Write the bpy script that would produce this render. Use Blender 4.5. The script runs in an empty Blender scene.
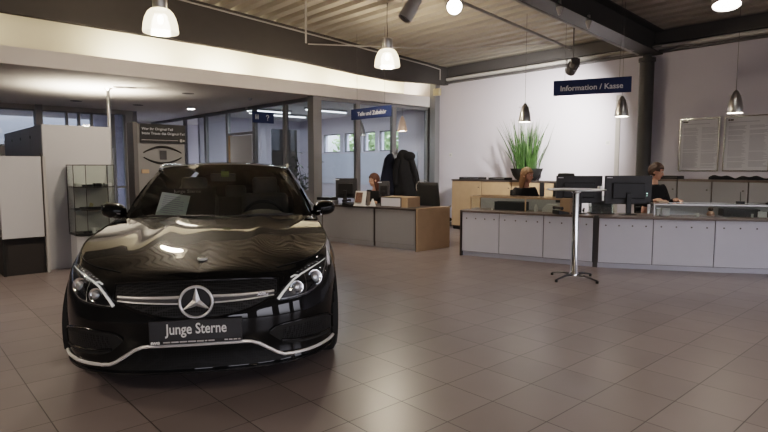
WORLD = 7.0; EXPO = 0.5; LOOK = 'Medium High Contrast'
import bpy, bmesh, math, random
from mathutils import Vector, Matrix, Euler
from mathutils.bvhtree import BVHTree
rnd = random.Random(7)
scene = bpy.context.scene
COL = scene.collection
PI = math.pi

# ------------------------------------------------------------------ camera
FPX, CAMH = 560.0, 1.38
PITCH = math.atan(49 / FPX)
cam_d = bpy.data.cameras.new('camera')
cam_d.sensor_width = 36.0
cam_d.lens = 36.0 * FPX / 768.0
cam_d.clip_start = 0.05
cam_d.clip_end = 200
cam = bpy.data.objects.new('camera', cam_d)
COL.objects.link(cam)
cam.location = (0, 0, CAMH)
cam.rotation_euler = (PI / 2 - PITCH, 0, 0)
scene.camera = cam

# room axes: u runs away to the left, v runs away to the right
RA = math.radians(42)
CU = (-math.sin(RA), math.cos(RA))
CV = (math.cos(RA), math.sin(RA))
def RW(u, v, z=0.0):
    return (u * CU[0] + v * CV[0], u * CU[1] + v * CV[1], z)
def rayd(px, py):
    a = (px - 384) / FPX; b = (216 - py) / FPX
    fy = math.cos(PITCH) + b * math.sin(PITCH)
    z = b * math.cos(PITCH) - math.sin(PITCH)
    return a / fy, 1.0, z / fy
def atz(px, py, z):
    d = rayd(px, py); t = (z - CAMH) / d[2]
    return (d[0] * t, t, z)
def atY(px, py, Y):
    d = rayd(px, py)
    return (d[0] * Y, Y, CAMH + d[2] * Y)

# ------------------------------------------------------------------ mesh builder
class MB:
    def __init__(s):
        s.v = []; s.f = []; s.m = []
    def add(s, vs, fs, mi=0):
        o = len(s.v); s.v += [tuple(p) for p in vs]
        for f in fs:
            s.f.append([o + i for i in f]); s.m.append(mi)
        return s
    def box(s, x0, x1, y0, y1, z0, z1, mi=0):
        vs = [(x0,y0,z0),(x1,y0,z0),(x1,y1,z0),(x0,y1,z0),(x0,y0,z1),(x1,y0,z1),(x1,y1,z1),(x0,y1,z1)]
        return s.add(vs, [(0,3,2,1),(4,5,6,7),(0,1,5,4),(1,2,6,5),(2,3,7,6),(3,0,4,7)], mi)
    def obox(s, c, size, rot=(0,0,0), mi=0):
        R = Euler(rot).to_matrix(); hx, hy, hz = [q / 2 for q in size]; c = Vector(c)
        vs = [c + R @ Vector(p) for p in [(-hx,-hy,-hz),(hx,-hy,-hz),(hx,hy,-hz),(-hx,hy,-hz),(-hx,-hy,hz),(hx,-hy,hz),(hx,hy,hz),(-hx,hy,hz)]]
        return s.add(vs, [(0,3,2,1),(4,5,6,7),(0,1,5,4),(1,2,6,5),(2,3,7,6),(3,0,4,7)], mi)
    def prism(s, poly, z0, z1, mi=0):
        n = len(poly)
        area = sum(poly[i][0]*poly[(i+1)%n][1]-poly[(i+1)%n][0]*poly[i][1] for i in range(n))
        if area < 0: poly = poly[::-1]
        vs = [(p[0],p[1],z0) for p in poly] + [(p[0],p[1],z1) for p in poly]
        fs = [tuple(range(n-1,-1,-1)), tuple(range(n,2*n))] + [(i,(i+1)%n,n+(i+1)%n,n+i) for i in range(n)]
        return s.add(vs, fs, mi)
    def prism_y(s, poly, y0, y1, mi=0):     # polygon in x,z extruded along y
        n = len(poly)
        area = sum(poly[i][0]*poly[(i+1)%n][1]-poly[(i+1)%n][0]*poly[i][1] for i in range(n))
        if area < 0: poly = poly[::-1]
        vs = [(p[0],y0,p[1]) for p in poly] + [(p[0],y1,p[1]) for p in poly]
        fs = [tuple(range(n)), tuple(range(2*n-1,n-1,-1))] + [(i,n+i,n+(i+1)%n,(i+1)%n) for i in range(n)]
        return s.add(vs, fs, mi)
    def seg(s, A, B, d0, d1, z0, z1, mi=0): # box along AB, offset to the left of AB by d0..d1
        ax, ay = A; bx, by = B; l = math.hypot(bx-ax, by-ay); nx, ny = -(by-ay)/l, (bx-ax)/l
        return s.prism([(ax+nx*d0,ay+ny*d0),(bx+nx*d0,by+ny*d0),(bx+nx*d1,by+ny*d1),(ax+nx*d1,ay+ny*d1)], z0, z1, mi)
    def tube(s, path, r, n=8, mi=0, cap=True, flat=1.0):
        P = [Vector(p) for p in path]; rs = r if isinstance(r, (list, tuple)) else [r]*len(P)
        rings = []; prev = None
        for i, p in enumerate(P):
            t = (P[min(i+1,len(P)-1)] - P[max(i-1,0)])
            if t.length < 1e-9: t = Vector((0,0,1))
            t.normalize()
            ref = prev if prev is not None else (Vector((0,0,1)) if abs(t.z) < .9 else Vector((1,0,0)))
            a = ref - t * ref.dot(t)
            if a.length < 1e-6: a = t.orthogonal()
            a.normalize(); b = t.cross(a); prev = a
            rings.append([p + (a*math.cos(2*PI*k/n)*rs[i] + b*math.sin(2*PI*k/n)*rs[i]*flat) for k in range(n)])
        vs = [q for g in rings for q in g]; fs = []
        for i in range(len(P)-1):
            for k in range(n):
                fs.append((i*n+k, i*n+(k+1)%n, (i+1)*n+(k+1)%n, (i+1)*n+k))
        if cap:
            fs.append(tuple(range(n-1,-1,-1))); fs.append(tuple((len(P)-1)*n+k for k in range(n)))
        return s.add(vs, fs, mi)
    def cyl(s, p0, p1, r0, r1=None, n=20, mi=0, cap=True):
        return s.tube([p0, p1], [r0, r0 if r1 is None else r1], n, mi, cap)
    def lathe(s, prof, c=(0,0,0), n=28, mi=0, axis='z', sx=1, sy=1, a0=0, a1=2*PI):
        full = abs(a1-a0-2*PI) < 1e-6; m = n if full else n+1
        vs = []
        for (r, h) in prof:
            for k in range(m):
                a = a0+(a1-a0)*k/n
                q = (r*math.cos(a)*sx, r*math.sin(a)*sy, h)
                if axis == 'y': q = (q[0], h, q[1])
                if axis == 'x': q = (h, q[0], q[1])
                vs.append((c[0]+q[0], c[1]+q[1], c[2]+q[2]))
        fs = []
        for i in range(len(prof)-1):
            for k in range(n):
                k2 = (k+1) % m
                fs.append((i*m+k, i*m+k2, (i+1)*m+k2, (i+1)*m+k))
        return s.add(vs, fs, mi)
    def sphere(s, c, r, nu=20, nv=12, mi=0):
        r = (r,r,r) if not isinstance(r, (list,tuple)) else r
        vs = []; fs = []
        for j in range(nv+1):
            th = PI*j/nv
            for i in range(nu):
                ph = 2*PI*i/nu
                vs.append((c[0]+r[0]*math.sin(th)*math.cos(ph), c[1]+r[1]*math.sin(th)*math.sin(ph), c[2]+r[2]*math.cos(th)))
        for j in range(nv):
            for i in range(nu):
                fs.append((j*nu+i,(j+1)*nu+i,(j+1)*nu+(i+1)%nu,j*nu+(i+1)%nu))
        return s.add(vs, fs, mi)
    def grid(s, rows, mi=0, flip=False):
        m = len(rows[0]); vs = [p for r in rows for p in r]; fs = []
        for i in range(len(rows)-1):
            for j in range(m-1):
                q = (i*m+j, i*m+j+1, (i+1)*m+j+1, (i+1)*m+j)
                fs.append(q[::-1] if flip else q)
        return s.add(vs, fs, mi)
    def build(s, name, mats, parent=None, smooth=35, bevel=0.0, seg=2, merge=True, solid=0.0, recalc=True, subsurf=0):
        me = bpy.data.meshes.new(name)
        me.from_pydata(s.v, [], s.f); 
        mats = mats if isinstance(mats, (list, tuple)) else [mats]
        for m in mats: me.materials.append(m)
        me.polygons.foreach_set('material_index', s.m)
        bm = bmesh.new(); bm.from_mesh(me)
        if merge: bmesh.ops.remove_doubles(bm, verts=bm.verts, dist=1e-5)
        if recalc: bmesh.ops.recalc_face_normals(bm, faces=bm.faces)
        bm.to_mesh(me); bm.free()
        return link(name, me, parent, smooth, bevel, seg, solid, subsurf)

def link(name, me, parent=None, smooth=35, bevel=0.0, seg=2, solid=0.0, subsurf=0):
    o = bpy.data.objects.new(name, me); COL.objects.link(o)
    if parent is not None: o.parent = parent
    if smooth:
        me.polygons.foreach_set('use_smooth', [True]*len(me.polygons))
        if smooth < 180: me.set_sharp_from_angle(angle=math.radians(smooth))
    if solid:
        md = o.modifiers.new('solid', 'SOLIDIFY'); md.thickness = solid; md.offset = -1
    if bevel:
        md = o.modifiers.new('bevel', 'BEVEL'); md.width = bevel; md.segments = seg; md.limit_method = 'ANGLE'; md.angle_limit = math.radians(40)
        md.harden_normals = False
    if subsurf:
        md = o.modifiers.new('sub', 'SUBSURF'); md.levels = subsurf; md.render_levels = subsurf
    return o

def tag(o, label=None, cat=None, group=None, kind=None):
    if label: o['label'] = label
    if cat: o['category'] = cat
    if group: o['group'] = group
    if kind: o['kind'] = kind
    return o
def thing(name, label, cat, loc=(0,0,0), rotz=0.0, group=None):
    o = bpy.data.objects.new(name, None); COL.objects.link(o)
    o.empty_display_size = .1
    o.location = loc; o.rotation_euler = (0,0,rotz)
    return tag(o, label, cat, group)
def struct(name, mb, m, room=True, **k):
    o = mb.build(name, m, None, **k); o['kind'] = 'structure'
    if room: o.rotation_euler = (0,0,RA)     # built in room coordinates: x = v, y = u
    return o
def children_of(o): return [c for c in bpy.data.objects if c.parent is o]
def dup(o, parent=None):
    c = o.copy(); COL.objects.link(c)
    if parent is not None: c.parent = parent
    for ch in children_of(o): dup(ch, c)
    return c

FONTCACHE = {}
def text_mb(s, size, x=0, z=0, y=0, align='LEFT', bold=0.0, extr=0.001, shear=0, spacing=1.0):
    """lettering standing in the x-z plane, facing -y"""
    cu = bpy.data.curves.new('lettering', 'FONT')
    cu.body = s; cu.size = size; cu.align_x = align; cu.extrude = extr; cu.offset = bold; cu.space_character = spacing
    cu.resolution_u = 3
    o = bpy.data.objects.new('lettering', cu); COL.objects.link(o)
    dg = bpy.context.evaluated_depsgraph_get()
    me = bpy.data.meshes.new_from_object(o.evaluated_get(dg))
    mb = MB()
    mb.add([(x+q.co.x, y-q.co.z, z+q.co.y) for q in me.vertices], [list(p.vertices) for p in me.polygons])
    bpy.data.objects.remove(o); bpy.data.curves.remove(cu); bpy.data.meshes.remove(me)
    return mb

# ------------------------------------------------------------------ materials
def newmat(name):
    m = bpy.data.materials.new(name); m.use_nodes = True
    nt = m.node_tree
    for n in list(nt.nodes): nt.nodes.remove(n)
    out = nt.nodes.new('ShaderNodeOutputMaterial')
    return m, nt, out
def pr(name, col, rough=.5, metal=0.0, coat=0.0, vary=.06, scale=6.0, bump=0.0, bscale=80.0, spec=.5, rvary=0.0, emit=None, estr=0.0, aniso=None):
    m, nt, out = newmat(name)
    b = nt.nodes.new('ShaderNodeBsdfPrincipled'); nt.links.new(b.outputs[0], out.inputs[0])
    tc = nt.nodes.new('ShaderNodeTexCoord')
    nz = nt.nodes.new('ShaderNodeTexNoise'); nz.inputs['Scale'].default_value = scale; nz.inputs['Detail'].default_value = 4
    nt.links.new(tc.outputs['Object'], nz.inputs['Vector'])
    rp = nt.nodes.new('ShaderNodeMix'); rp.data_type = 'RGBA'
    lo = [max(0, c*(1-vary)) for c in col]; hi = [c*(1+vary) for c in col]
    rp.inputs[6].default_value = (*lo,1); rp.inputs[7].default_value = (*hi,1)
    nt.links.new(nz.outputs[0], rp.inputs[0]); nt.links.new(rp.outputs[2], b.inputs['Base Color'])
    b.inputs['Roughness'].default_value = rough; b.inputs['Metallic'].default_value = metal
    b.inputs['Specular IOR Level'].default_value = spec
    if coat:
        b.inputs['Coat Weight'].default_value = coat; b.inputs['Coat Roughness'].default_value = .02; b.inputs['Coat IOR'].default_value = 1.40
    if rvary:
        mr = nt.nodes.new('ShaderNodeMapRange'); mr.inputs['To Min'].default_value = max(0,rough-rvary); mr.inputs['To Max'].default_value = rough+rvary
        nt.links.new(nz.outputs[0], mr.inputs[0]); nt.links.new(mr.outputs[0], b.inputs['Roughness'])
    if bump:
        n2 = nt.nodes.new('ShaderNodeTexNoise'); n2.inputs['Scale'].default_value = bscale; n2.inputs['Detail'].default_value = 3
        nt.links.new(tc.outputs['Object'], n2.inputs['Vector'])
        bp = nt.nodes.new('ShaderNodeBump'); bp.inputs['Strength'].default_value = bump; bp.inputs['Distance'].default_value = .005
        nt.links.new(n2.outputs[0], bp.inputs['Height']); nt.links.new(bp.outputs[0], b.inputs['Normal'])
    if emit:
        b.inputs['Emission Color'].default_value = (*emit,1); b.inputs['Emission Strength'].default_value = estr
    return m
def glass(name, tint=(.9,.95,.95), refl=(1,1,1), rough=.02, base=.03, gain=1.0):
    m, nt, out = newmat(name)
    t = nt.nodes.new('ShaderNodeBsdfTransparent'); t.inputs[0].default_value = (*tint,1)
    g = nt.nodes.new('ShaderNodeBsdfGlossy'); g.inputs['Color'].default_value = (*refl,1); g.inputs['Roughness'].default_value = rough
    lw = nt.nodes.new('ShaderNodeLayerWeight'); lw.inputs[0].default_value = .5
    fr = nt.nodes.new('ShaderNodeMath'); fr.operation = 'POWER'; fr.inputs[1].default_value = 4.5; nt.links.new(lw.outputs['Facing'], fr.inputs[0])
    ma = nt.nodes.new('ShaderNodeMath'); ma.operation = 'MULTIPLY_ADD'; ma.inputs[1].default_value = gain; ma.inputs[2].default_value = base
    mx = nt.nodes.new('ShaderNodeMixShader')
    nt.links.new(fr.outputs[0], ma.inputs[0]); nt.links.new(ma.outputs[0], mx.inputs[0])
    nt.links.new(t.outputs[0], mx.inputs[1]); nt.links.new(g.outputs[0], mx.inputs[2]); nt.links.new(mx.outputs[0], out.inputs[0])
    return m
def emis(name, col, strength):
    m, nt, out = newmat(name)
    e = nt.nodes.new('ShaderNodeEmission'); e.inputs[0].default_value = (*col,1); e.inputs[1].default_value = strength
    nz = nt.nodes.new('ShaderNodeTexNoise'); nz.inputs['Scale'].default_value = 3
    mr = nt.nodes.new('ShaderNodeMapRange'); mr.inputs['To Min'].default_value = strength*.9; mr.inputs['To Max'].default_value = strength*1.1
    nt.links.new(nz.outputs[0], mr.inputs[0]); nt.links.new(mr.outputs[0], e.inputs[1])
    nt.links.new(e.outputs[0], out.inputs[0])
    return m

def lampglass(name, col, strength):
    m, nt, out = newmat(name); N, L = nt.nodes.new, nt.links.new
    e = N('ShaderNodeEmission'); e.inputs[0].default_value = (*col,1)
    nz = N('ShaderNodeTexNoise'); nz.inputs['Scale'].default_value = 3
    mr = N('ShaderNodeMapRange'); mr.inputs['To Min'].default_value = strength*.85; mr.inputs['To Max'].default_value = strength*1.15
    L(nz.outputs[0], mr.inputs[0]); L(mr.outputs[0], e.inputs[1])
    t = N('ShaderNodeBsdfTransparent'); t.inputs[0].default_value = (1,.93,.82,1)
    g = N('ShaderNodeBsdfGlossy'); g.inputs['Roughness'].default_value = .15
    m1 = N('ShaderNodeMixShader'); m1.inputs[0].default_value = .45; L(e.outputs[0], m1.inputs[1]); L(t.outputs[0], m1.inputs[2])
    m2 = N('ShaderNodeMixShader'); m2.inputs[0].default_value = .06; L(m1.outputs[0], m2.inputs[1]); L(g.outputs[0], m2.inputs[2]); L(m2.outputs[0], out.inputs[0])
    return m
def floor_mat():
    m, nt, out = newmat('floor_tiles')
    N, L = nt.nodes.new, nt.links.new
    b = N('ShaderNodeBsdfPrincipled'); L(b.outputs[0], out.inputs[0])
    tc = N('ShaderNodeTexCoord'); mp = N('ShaderNodeMapping'); L(tc.outputs['Object'], mp.inputs[0])
    mp.inputs['Location'].default_value = (-2.22, -2.31, 0)
    br = N('ShaderNodeTexBrick'); br.offset = 0; br.squash = 1
    br.inputs['Scale'].default_value = 1; br.inputs['Brick Width'].default_value = .40; br.inputs['Row Height'].default_value = .36
    br.inputs['Mortar Size'].default_value = .0035; br.inputs['Mortar Smooth'].default_value = .3
    br.inputs['Color1'].default_value = FLOOR1; br.inputs['Color2'].default_value = FLOOR2; br.inputs['Mortar'].default_value = (.030,.024,.021,1)
    br.inputs['Bias'].default_value = -.2
    L(mp.outputs[0], br.inputs[0])
    nz = N('ShaderNodeTexNoise'); nz.inputs['Scale'].default_value = 1.3; nz.inputs['Detail'].default_value = 5; L(tc.outputs['Object'], nz.inputs[0])
    mx = N('ShaderNodeMix'); mx.data_type = 'RGBA'; mx.blend_type = 'MULTIPLY'; mx.inputs[0].default_value = 1
    mr = N('ShaderNodeMapRange'); mr.inputs['To Min'].default_value = .86; mr.inputs['To Max'].default_value = 1.1
    L(nz.outputs[0], mr.inputs[0]); L(br.outputs[0], mx.inputs[6]); L(mr.outputs[0], mx.inputs[7]); L(mx.outputs[2], b.inputs['Base Color'])
    n2 = N('ShaderNodeTexNoise'); n2.inputs['Scale'].default_value = 5; L(tc.outputs['Object'], n2.inputs[0])
    m2 = N('ShaderNodeMapRange'); m2.inputs['To Min'].default_value = .285; m2.inputs['To Max'].default_value = .36; L(n2.outputs[0], m2.inputs[0])
    L(m2.outputs[0], b.inputs['Roughness'])
    bp = N('ShaderNodeBump'); bp.inputs['Strength'].default_value = .4; bp.inputs['Distance'].default_value = .002; bp.invert = True
    L(br.outputs['Fac'], bp.inputs['Height']); L(bp.outputs[0], b.inputs['Normal'])
    b.inputs['Specular IOR Level'].default_value = .5
    return m
FLOOR1 = (.205,.170,.163,1); FLOOR2 = (.165,.138,.133,1)

def mesh_mat(name, col, bg, scale=60):
    """honeycomb-like grille mesh"""
    m, nt, out = newmat(name); N, L = nt.nodes.new, nt.links.new
    b = N('ShaderNodeBsdfPrincipled'); L(b.outputs[0], out.inputs[0])
    tc = N('ShaderNodeTexCoord'); vo = N('ShaderNodeTexVoronoi'); vo.feature = 'DISTANCE_TO_EDGE'; vo.inputs['Scale'].default_value = scale
    vo.inputs['Randomness'].default_value = .15
    L(tc.outputs['Object'], vo.inputs['Vector'])
    cr = N('ShaderNodeMapRange'); cr.inputs['From Min'].default_value = .08; cr.inputs['From Max'].default_value = .16; L(vo.outputs['Distance'], cr.inputs[0])
    mx = N('ShaderNodeMix'); mx.data_type = 'RGBA'; mx.inputs[6].default_value = (*col,1); mx.inputs[7].default_value = (*bg,1)
    L(cr.outputs[0], mx.inputs[0]); L(mx.outputs[2], b.inputs['Base Color']); b.inputs['Roughness'].default_value = .5; b.inputs['Specular IOR Level'].default_value = .18
    return m

M = dict(
    floor=floor_mat(),
    wall=pr('white_plaster', (.66,.635,.71), .85, vary=.03, scale=2, bump=.05, bscale=150),
    wall_grey=pr('grey_plaster', (.42,.41,.41), .85, vary=.03, scale=2),
    cream=pr('cream_plaster', (.72,.68,.60), .85, vary=.03),
    ceil=pr('soffit_plaster', (.74,.72,.70), .9, vary=.03),
    fascia=pr('fascia_paint', (.78,.75,.76), .75, vary=.02),
    deck=pr('deck_sheet', (.50,.46,.40), .5, vary=.08, scale=4),
    steel=pr('painted_steel', (.070,.066,.066), .55, vary=.08),
    steel2=pr('painted_steel_pale', (.12,.116,.118), .5, vary=.08),
    pipe=pr('grey_pipe', (.45,.43,.42), .45, vary=.05),
    pale_pipe=pr('pale_pipe', (.72,.70,.69), .4, vary=.04),
    alu=pr('window_aluminium', (.22,.22,.23), .45, metal=.3, vary=.05),
    chrome=pr('chrome', (.80,.80,.80), .08, metal=1, vary=.02),
    brushed=pr('brushed_metal', (.55,.54,.53), .30, metal=1, vary=.06, scale=30),
    glass=glass('clear_glass', (.90,.93,.95)), glass_far=glass('grey_glass', (.40,.43,.47)),
    glass_case=glass('showcase_glass', (.91,.93,.92), base=.05),
    front=pr('counter_grey_laminate', (.62,.62,.69), .42, vary=.03),
    front_dk=pr('desk_grey_laminate', (.27,.265,.275), .45, vary=.03),
    edge=pr('dark_edge', (.055,.045,.042), .5, vary=.1),
    worktop=pr('worktop_laminate', (.16,.125,.11), .4, vary=.1, scale=14),
    wood=pr('beech_laminate', (.41,.285,.18), .45, vary=.14, scale=7),
    black=pr('black_plastic', (.014,.014,.015), .4, vary=.15),
    black_m=pr('matt_black', (.012,.012,.012), .75, vary=.2, scale=30),
    dkgrey=pr('dark_grey_plastic', (.05,.05,.055), .45, vary=.1),
    white=pr('white_laminate', (.52,.52,.54), .5, vary=.02),
    white2=pr('white_card', (.75,.74,.72), .7, vary=.03),
    paper=pr('paper', (.62,.62,.66), .7, vary=.03),
    ink=pr('printed_grey', (.36,.36,.42), .8, vary=.1),
    blue=pr('sign_blue', (.016,.034,.115), .4, vary=.05),
    lettering=pr('sign_lettering', (.72,.74,.80), .5, vary=.02),
    fabric=pr('black_fabric', (.010,.010,.012), .95, vary=.4, scale=40, bump=.4, bscale=220),
    navy=pr('navy_fabric', (.012,.016,.034), .95, vary=.3, scale=40, bump=.4, bscale=220),
    skin=pr('skin', (.58,.33,.24), .55, vary=.06, scale=12),
    lips=pr('lips', (.36,.13,.10), .5),
    hair_b=pr('brown_hair', (.075,.028,.014), .6, vary=.4, scale=60),
    hair_bl=pr('dark_blond_hair', (.15,.080,.035), .6, vary=.4, scale=60),
    hair_c=pr('chestnut_hair', (.045,.022,.012), .6, vary=.4, scale=60),
    leaf=pr('grass_leaf', (.050,.105,.028), .5, vary=.7, scale=9),
    leaf_dk=pr('dark_leaf', (.02,.04,.016), .55, vary=.4, scale=9),
    tree=pr('tree_leaf', (.26,.36,.16), .7, vary=.6, scale=5),
    lampglass=lampglass('lamp_glass', (1,.84,.60), 2.6), covetube=emis('cove_tube', (1,.84,.60), 3.2),
    lampcore=emis('lamp_core', (1,.88,.70), 30),
    spotface=emis('spot_face', (1,.95,.88), 30),
    tubelight=emis('tube_light', (.92,.96,1), 2.6),
    lens=pr('lamp_lens', (.55,.57,.60), .12, metal=.6),
    silver=pr('satin_silver', (.70,.69,.68), .22, metal=1, vary=.03),
)
# ------------------------------------------------------------------ setting (room coordinates x=v, y=u)
VW = 9.95                 # right-hand wall
def zdeck(v): return 3.66 + .06 * (VW - v)
struct('floor', MB().box(-8.2, 12, -7.2, 19.5, -.12, 0), M['floor'], smooth=0)
wr = MB(); wr.box(VW, VW+.22, -6, 9.43, 0, 4.0)
struct('wall_right', wr, M['wall'], smooth=0)
# office part of the right-hand wall with a band of four windows
W4 = [(10.50,11.29),(11.41,11.95),(12.17,12.80),(12.95,13.83)]
wo = MB(); wo.box(VW, VW+.22, 9.43, 15, 0, 1.80); wo.box(VW, VW+.22, 9.43, 15, 2.34, 3.1); wo.box(VW, VW+.22, 9.43, 10.45, 3.1, 4.0)
e = 9.43
for a, b in W4:
    wo.box(VW, VW+.22, e, a, 1.80, 2.34); e = b
wo.box(VW, VW+.22, e, 15, 1.80, 2.34)
struct('wall_office', wo, M['wall'], smooth=0)
for i, (a, b) in enumerate(W4):
    w = thing('window_%d' % (i+1), None, None); w['kind'] = 'structure'; w.rotation_euler = (0,0,RA)
    mb = MB()
    for (y0,y1,z0,z1) in [(a,b,1.80,1.83),(a,b,2.31,2.34),(a,a+.03,1.83,2.31),(b-.03,b,1.83,2.31)]: mb.box(VW+.06, VW+.12, y0, y1, z0, z1)
    mb.build('window_frame', M['alu'], w, smooth=0)
    MB().box(VW+.085, VW+.095, a+.03, b-.03, 1.83, 2.31).build('pane', M['glass'], w, smooth=0)
# far front with clerestory glazing
UF = 15.0
fl = MB(); fl.box(-7.6, 4.40, UF, UF+.2, 0, 1.85); fl.box(-7.6, 5.0, UF, UF+.2, 2.70, 3.0); fl.box(4.72, 5.0, UF, UF+.2, 0, 2.70)
struct('wall_far', fl, M['wall_grey'], smooth=0)
xs = [-7.6,-5.6,-3.6,-1.6,.6,2.78]
for i in range(len(xs)-1):
    w = thing('window_%d' % (5+i), None, None); w['kind'] = 'structure'; w.rotation_euler = (0,0,RA)
    mb = MB(); a, b = xs[i], xs[i+1]
    mb.box(a, b, UF+.04, UF+.12, 1.85, 1.89); mb.box(a, b, UF+.04, UF+.12, 2.66, 2.70); mb.box(a, a+.05, UF+.04, UF+.12, 1.89, 2.66); mb.box(b-.05, b, UF+.04, UF+.12, 1.89, 2.66)
    mb.build('window_frame', M['alu'], w, smooth=0)
    MB().box(a+.05, b-.05, UF+.07, UF+.08, 1.89, 2.66).build('pane', M['glass_far'], w, smooth=0)
w = thing('window_10', None, None); w['kind'] = 'structure'; w.rotation_euler = (0,0,RA)
mb = MB()
for x in (2.78,3.38,3.64,3.92,4.38): mb.box(x, x+.05, UF+.02, UF+.14, 1.85, 2.70)
mb.box(2.83, 4.4, UF+.03, UF+.13, 1.85, 1.89); mb.box(2.83, 4.4, UF+.03, UF+.13, 2.66, 2.70)
mb.build('window_frame', M['alu'], w, smooth=0)
MB().box(2.84, 4.38, UF+.07, UF+.08, 1.89, 2.66).build('pane', M['glass_far'], w, smooth=0)
w = thing('window_11', None, None); w['kind'] = 'structure'; w.rotation_euler = (0,0,RA)
mb = MB(); mb.box(4.43, 4.47, UF+.02, UF+.14, 0, 2.70); mb.box(4.67, 4.72, UF+.02, UF+.14, 0, 2.70); mb.box(4.47, 4.67, UF+.03, UF+.13, .85, .90)
mb.build('window_frame', M['alu'], w, smooth=0)
MB().box(4.47, 4.67, UF+.07, UF+.08, .02, 2.70).build('pane', M['glass_far'], w, smooth=0)
struct('trim_1', MB().box(2.74, 2.88, UF-.10, UF+.02, 0, 2.80), M['alu'], smooth=0)
# corridor beyond the far front
struct('wall_corridor', MB().box(4.9, 5.0, UF, 18.6, 0, 2.8), M['wall'], smooth=0)
struct('wall_end', MB().box(4.9, 12.0, 18.6, 18.8, 0, 3.0), M['wall'], smooth=0)
struct('wall_office_far', MB().box(6.66, VW, UF, UF+.12, 0, 3.0), M['wall'], smooth=0)
struct('wall_left', MB().box(-7.8, -7.6, -6, 15.2, 0, 5.2), M['wall_grey'], smooth=0)
# glazed front behind the viewer: dark lower wall, window openings
wb = MB(); wb.box(-7.8, VW+.22, -6.2, -6, 0, .5); wb.box(-7.8, VW+.22, -6.2, -6, 2.9, 5.2)
for x in (-7.8,-4.6,-1.2,2.2,5.6,9.0): wb.box(x, x+1.1, -6.2, -6, .5, 2.9)
struct('wall_back', wb, M['wall_grey'], smooth=0)
# low ceiling, its fascia, the lit wall above
struct('ceiling', MB().box(-7.6, VW, 9.33, 18.6, 2.80, 2.92), M['ceil'], smooth=0)
struct('trim_2', MB().box(-7.6, VW, 9.25, 9.33, 2.79, 3.03), M['fascia'], smooth=0)
struct('wall_upper', MB().box(-7.8, VW+.22, 10.30, 10.45, 2.92, 4.9), M['cream'], smooth=0)
# trapezoidal roof deck, ribs along u
def deck(name, u0, u1):
    per, dep = .27, .19
    prof = []; v = -7.8
    while v < VW + .5:
        for dv, dz in ((0,0),(.135,0),(.165,dep),(.240,dep)): prof.append((v+dv, zdeck(v+dv)+dz))
        v += per
    rows = [[(a, u, b) for a, b in prof] for u in (u0, u1)]
    o = MB().grid(rows).build(name, M['deck'], smooth=0, recalc=False); o['kind'] = 'structure'; o.rotation_euler = (0,0,RA)
    MBc = MB(); MBc.add([(-7.8,u0,zdeck(-7.8)+.26),(VW+.5,u0,zdeck(VW+.5)+.26),(VW+.5,u1,zdeck(VW+.5)+.26),(-7.8,u1,zdeck(-7.8)+.26)], [(0,1,2,3)])
    c = MBc.build(name+'_cover', M['steel'], smooth=0); c['kind'] = 'structure'; c.rotation_euler = (0,0,RA); c.name = 'ceiling_roof_skin'
deck('ceiling_deck', -6.2, 10.6)
# roof beams running along v
def vbeam(name, u, w, depth, m, flange=.02, v0=-7.6, v1=VW-.02, drop=None):
    mb = MB()
    def sl(u0,u1,za,zb):   # sloping slab from deck-relative offsets
        vs=[]
        for v in (v0,v1):
            for (uu,zz) in ((u0,za),(u1,za),(u1,zb),(u0,zb)): vs.append((v,uu,zdeck(v)+zz))
        mb.add(vs,[(0,1,2,3),(7,6,5,4),(0,4,5,1),(1,5,6,2),(2,6,7,3),(3,7,4,0)])
    sl(u-w/2,u+w/2,-depth,-depth+flange); sl(u-w/2,u+w/2,-flange,0); sl(u-.008,u+.008,-depth+flange,-flange)
    return struct(name, mb, m, smooth=0)
b1 = MB()
zb_ = [(-7.6,3.42),(1.3,3.38),(4.5,3.35),(6.0,3.31),(7.2,3.24),(8.2,3.20),(9.5,3.26),(9.93,3.27)]
rows = [[(v,8.80,z),(v,8.92,z),(v,8.92,zdeck(v)-.005),(v,8.80,zdeck(v)-.005),(v,8.80,z)] for v,z in zb_]
b1.grid(rows)
struct('trim_3', b1, M['steel'], smooth=0)
vbeam('trim_4', 4.15, .30, .40, M['steel'], v1=VW-.05)
vbeam('trim_5', -.75, .30, .40, M['steel'])
# wall purlin, cable pipe and cable tray along the right-hand wall
pu_ = MB(); pu_.box(VW-.10, VW, -5.9, 9.05, 3.44, 3.46); pu_.box(VW-.10, VW, -5.9, 9.05, 3.665, 3.685); pu_.box(VW-.03, VW, -5.9, 9.05, 3.46, 3.665)
struct('trim_6', pu_, M['steel2'], smooth=0)
o = MB().cyl((VW-.07,-5.9,3.385), (VW-.07,9.0,3.385), .036, n=10).build('trim_7', M['pale_pipe']); tag(o, kind='structure'); o.rotation_euler=(0,0,RA)
tr = MB(); tr.box(VW-.13, VW-.125, -5.9, 9.0, 3.30, 3.33); tr.box(VW-.13, VW-.01, -5.9, 9.0, 3.295, 3.30)
y = -5.9
while y < 9.0:
    tr.box(VW-.125, VW-.01, y, y+.02, 3.30, 3.325); y += .25
struct('trim_8', tr, M['steel2'], smooth=0)
# round column carrying the second beam
cx, cy, _ = RW(4.20, VW-.18)
cmb = MB(); cmb.lathe([(.0,0),(.17,0),(.17,.02),(.118,.02),(.115,.1),(.115,3.14),(.135,3.15),(.135,3.21),(.07,3.215),(.07,3.27),(.12,3.28),(.12,3.30),(0,3.30)], (cx,cy,0), n=28)
struct('column', cmb, pr('column_paint',(.055,.053,.052),.5), room=False)
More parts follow.
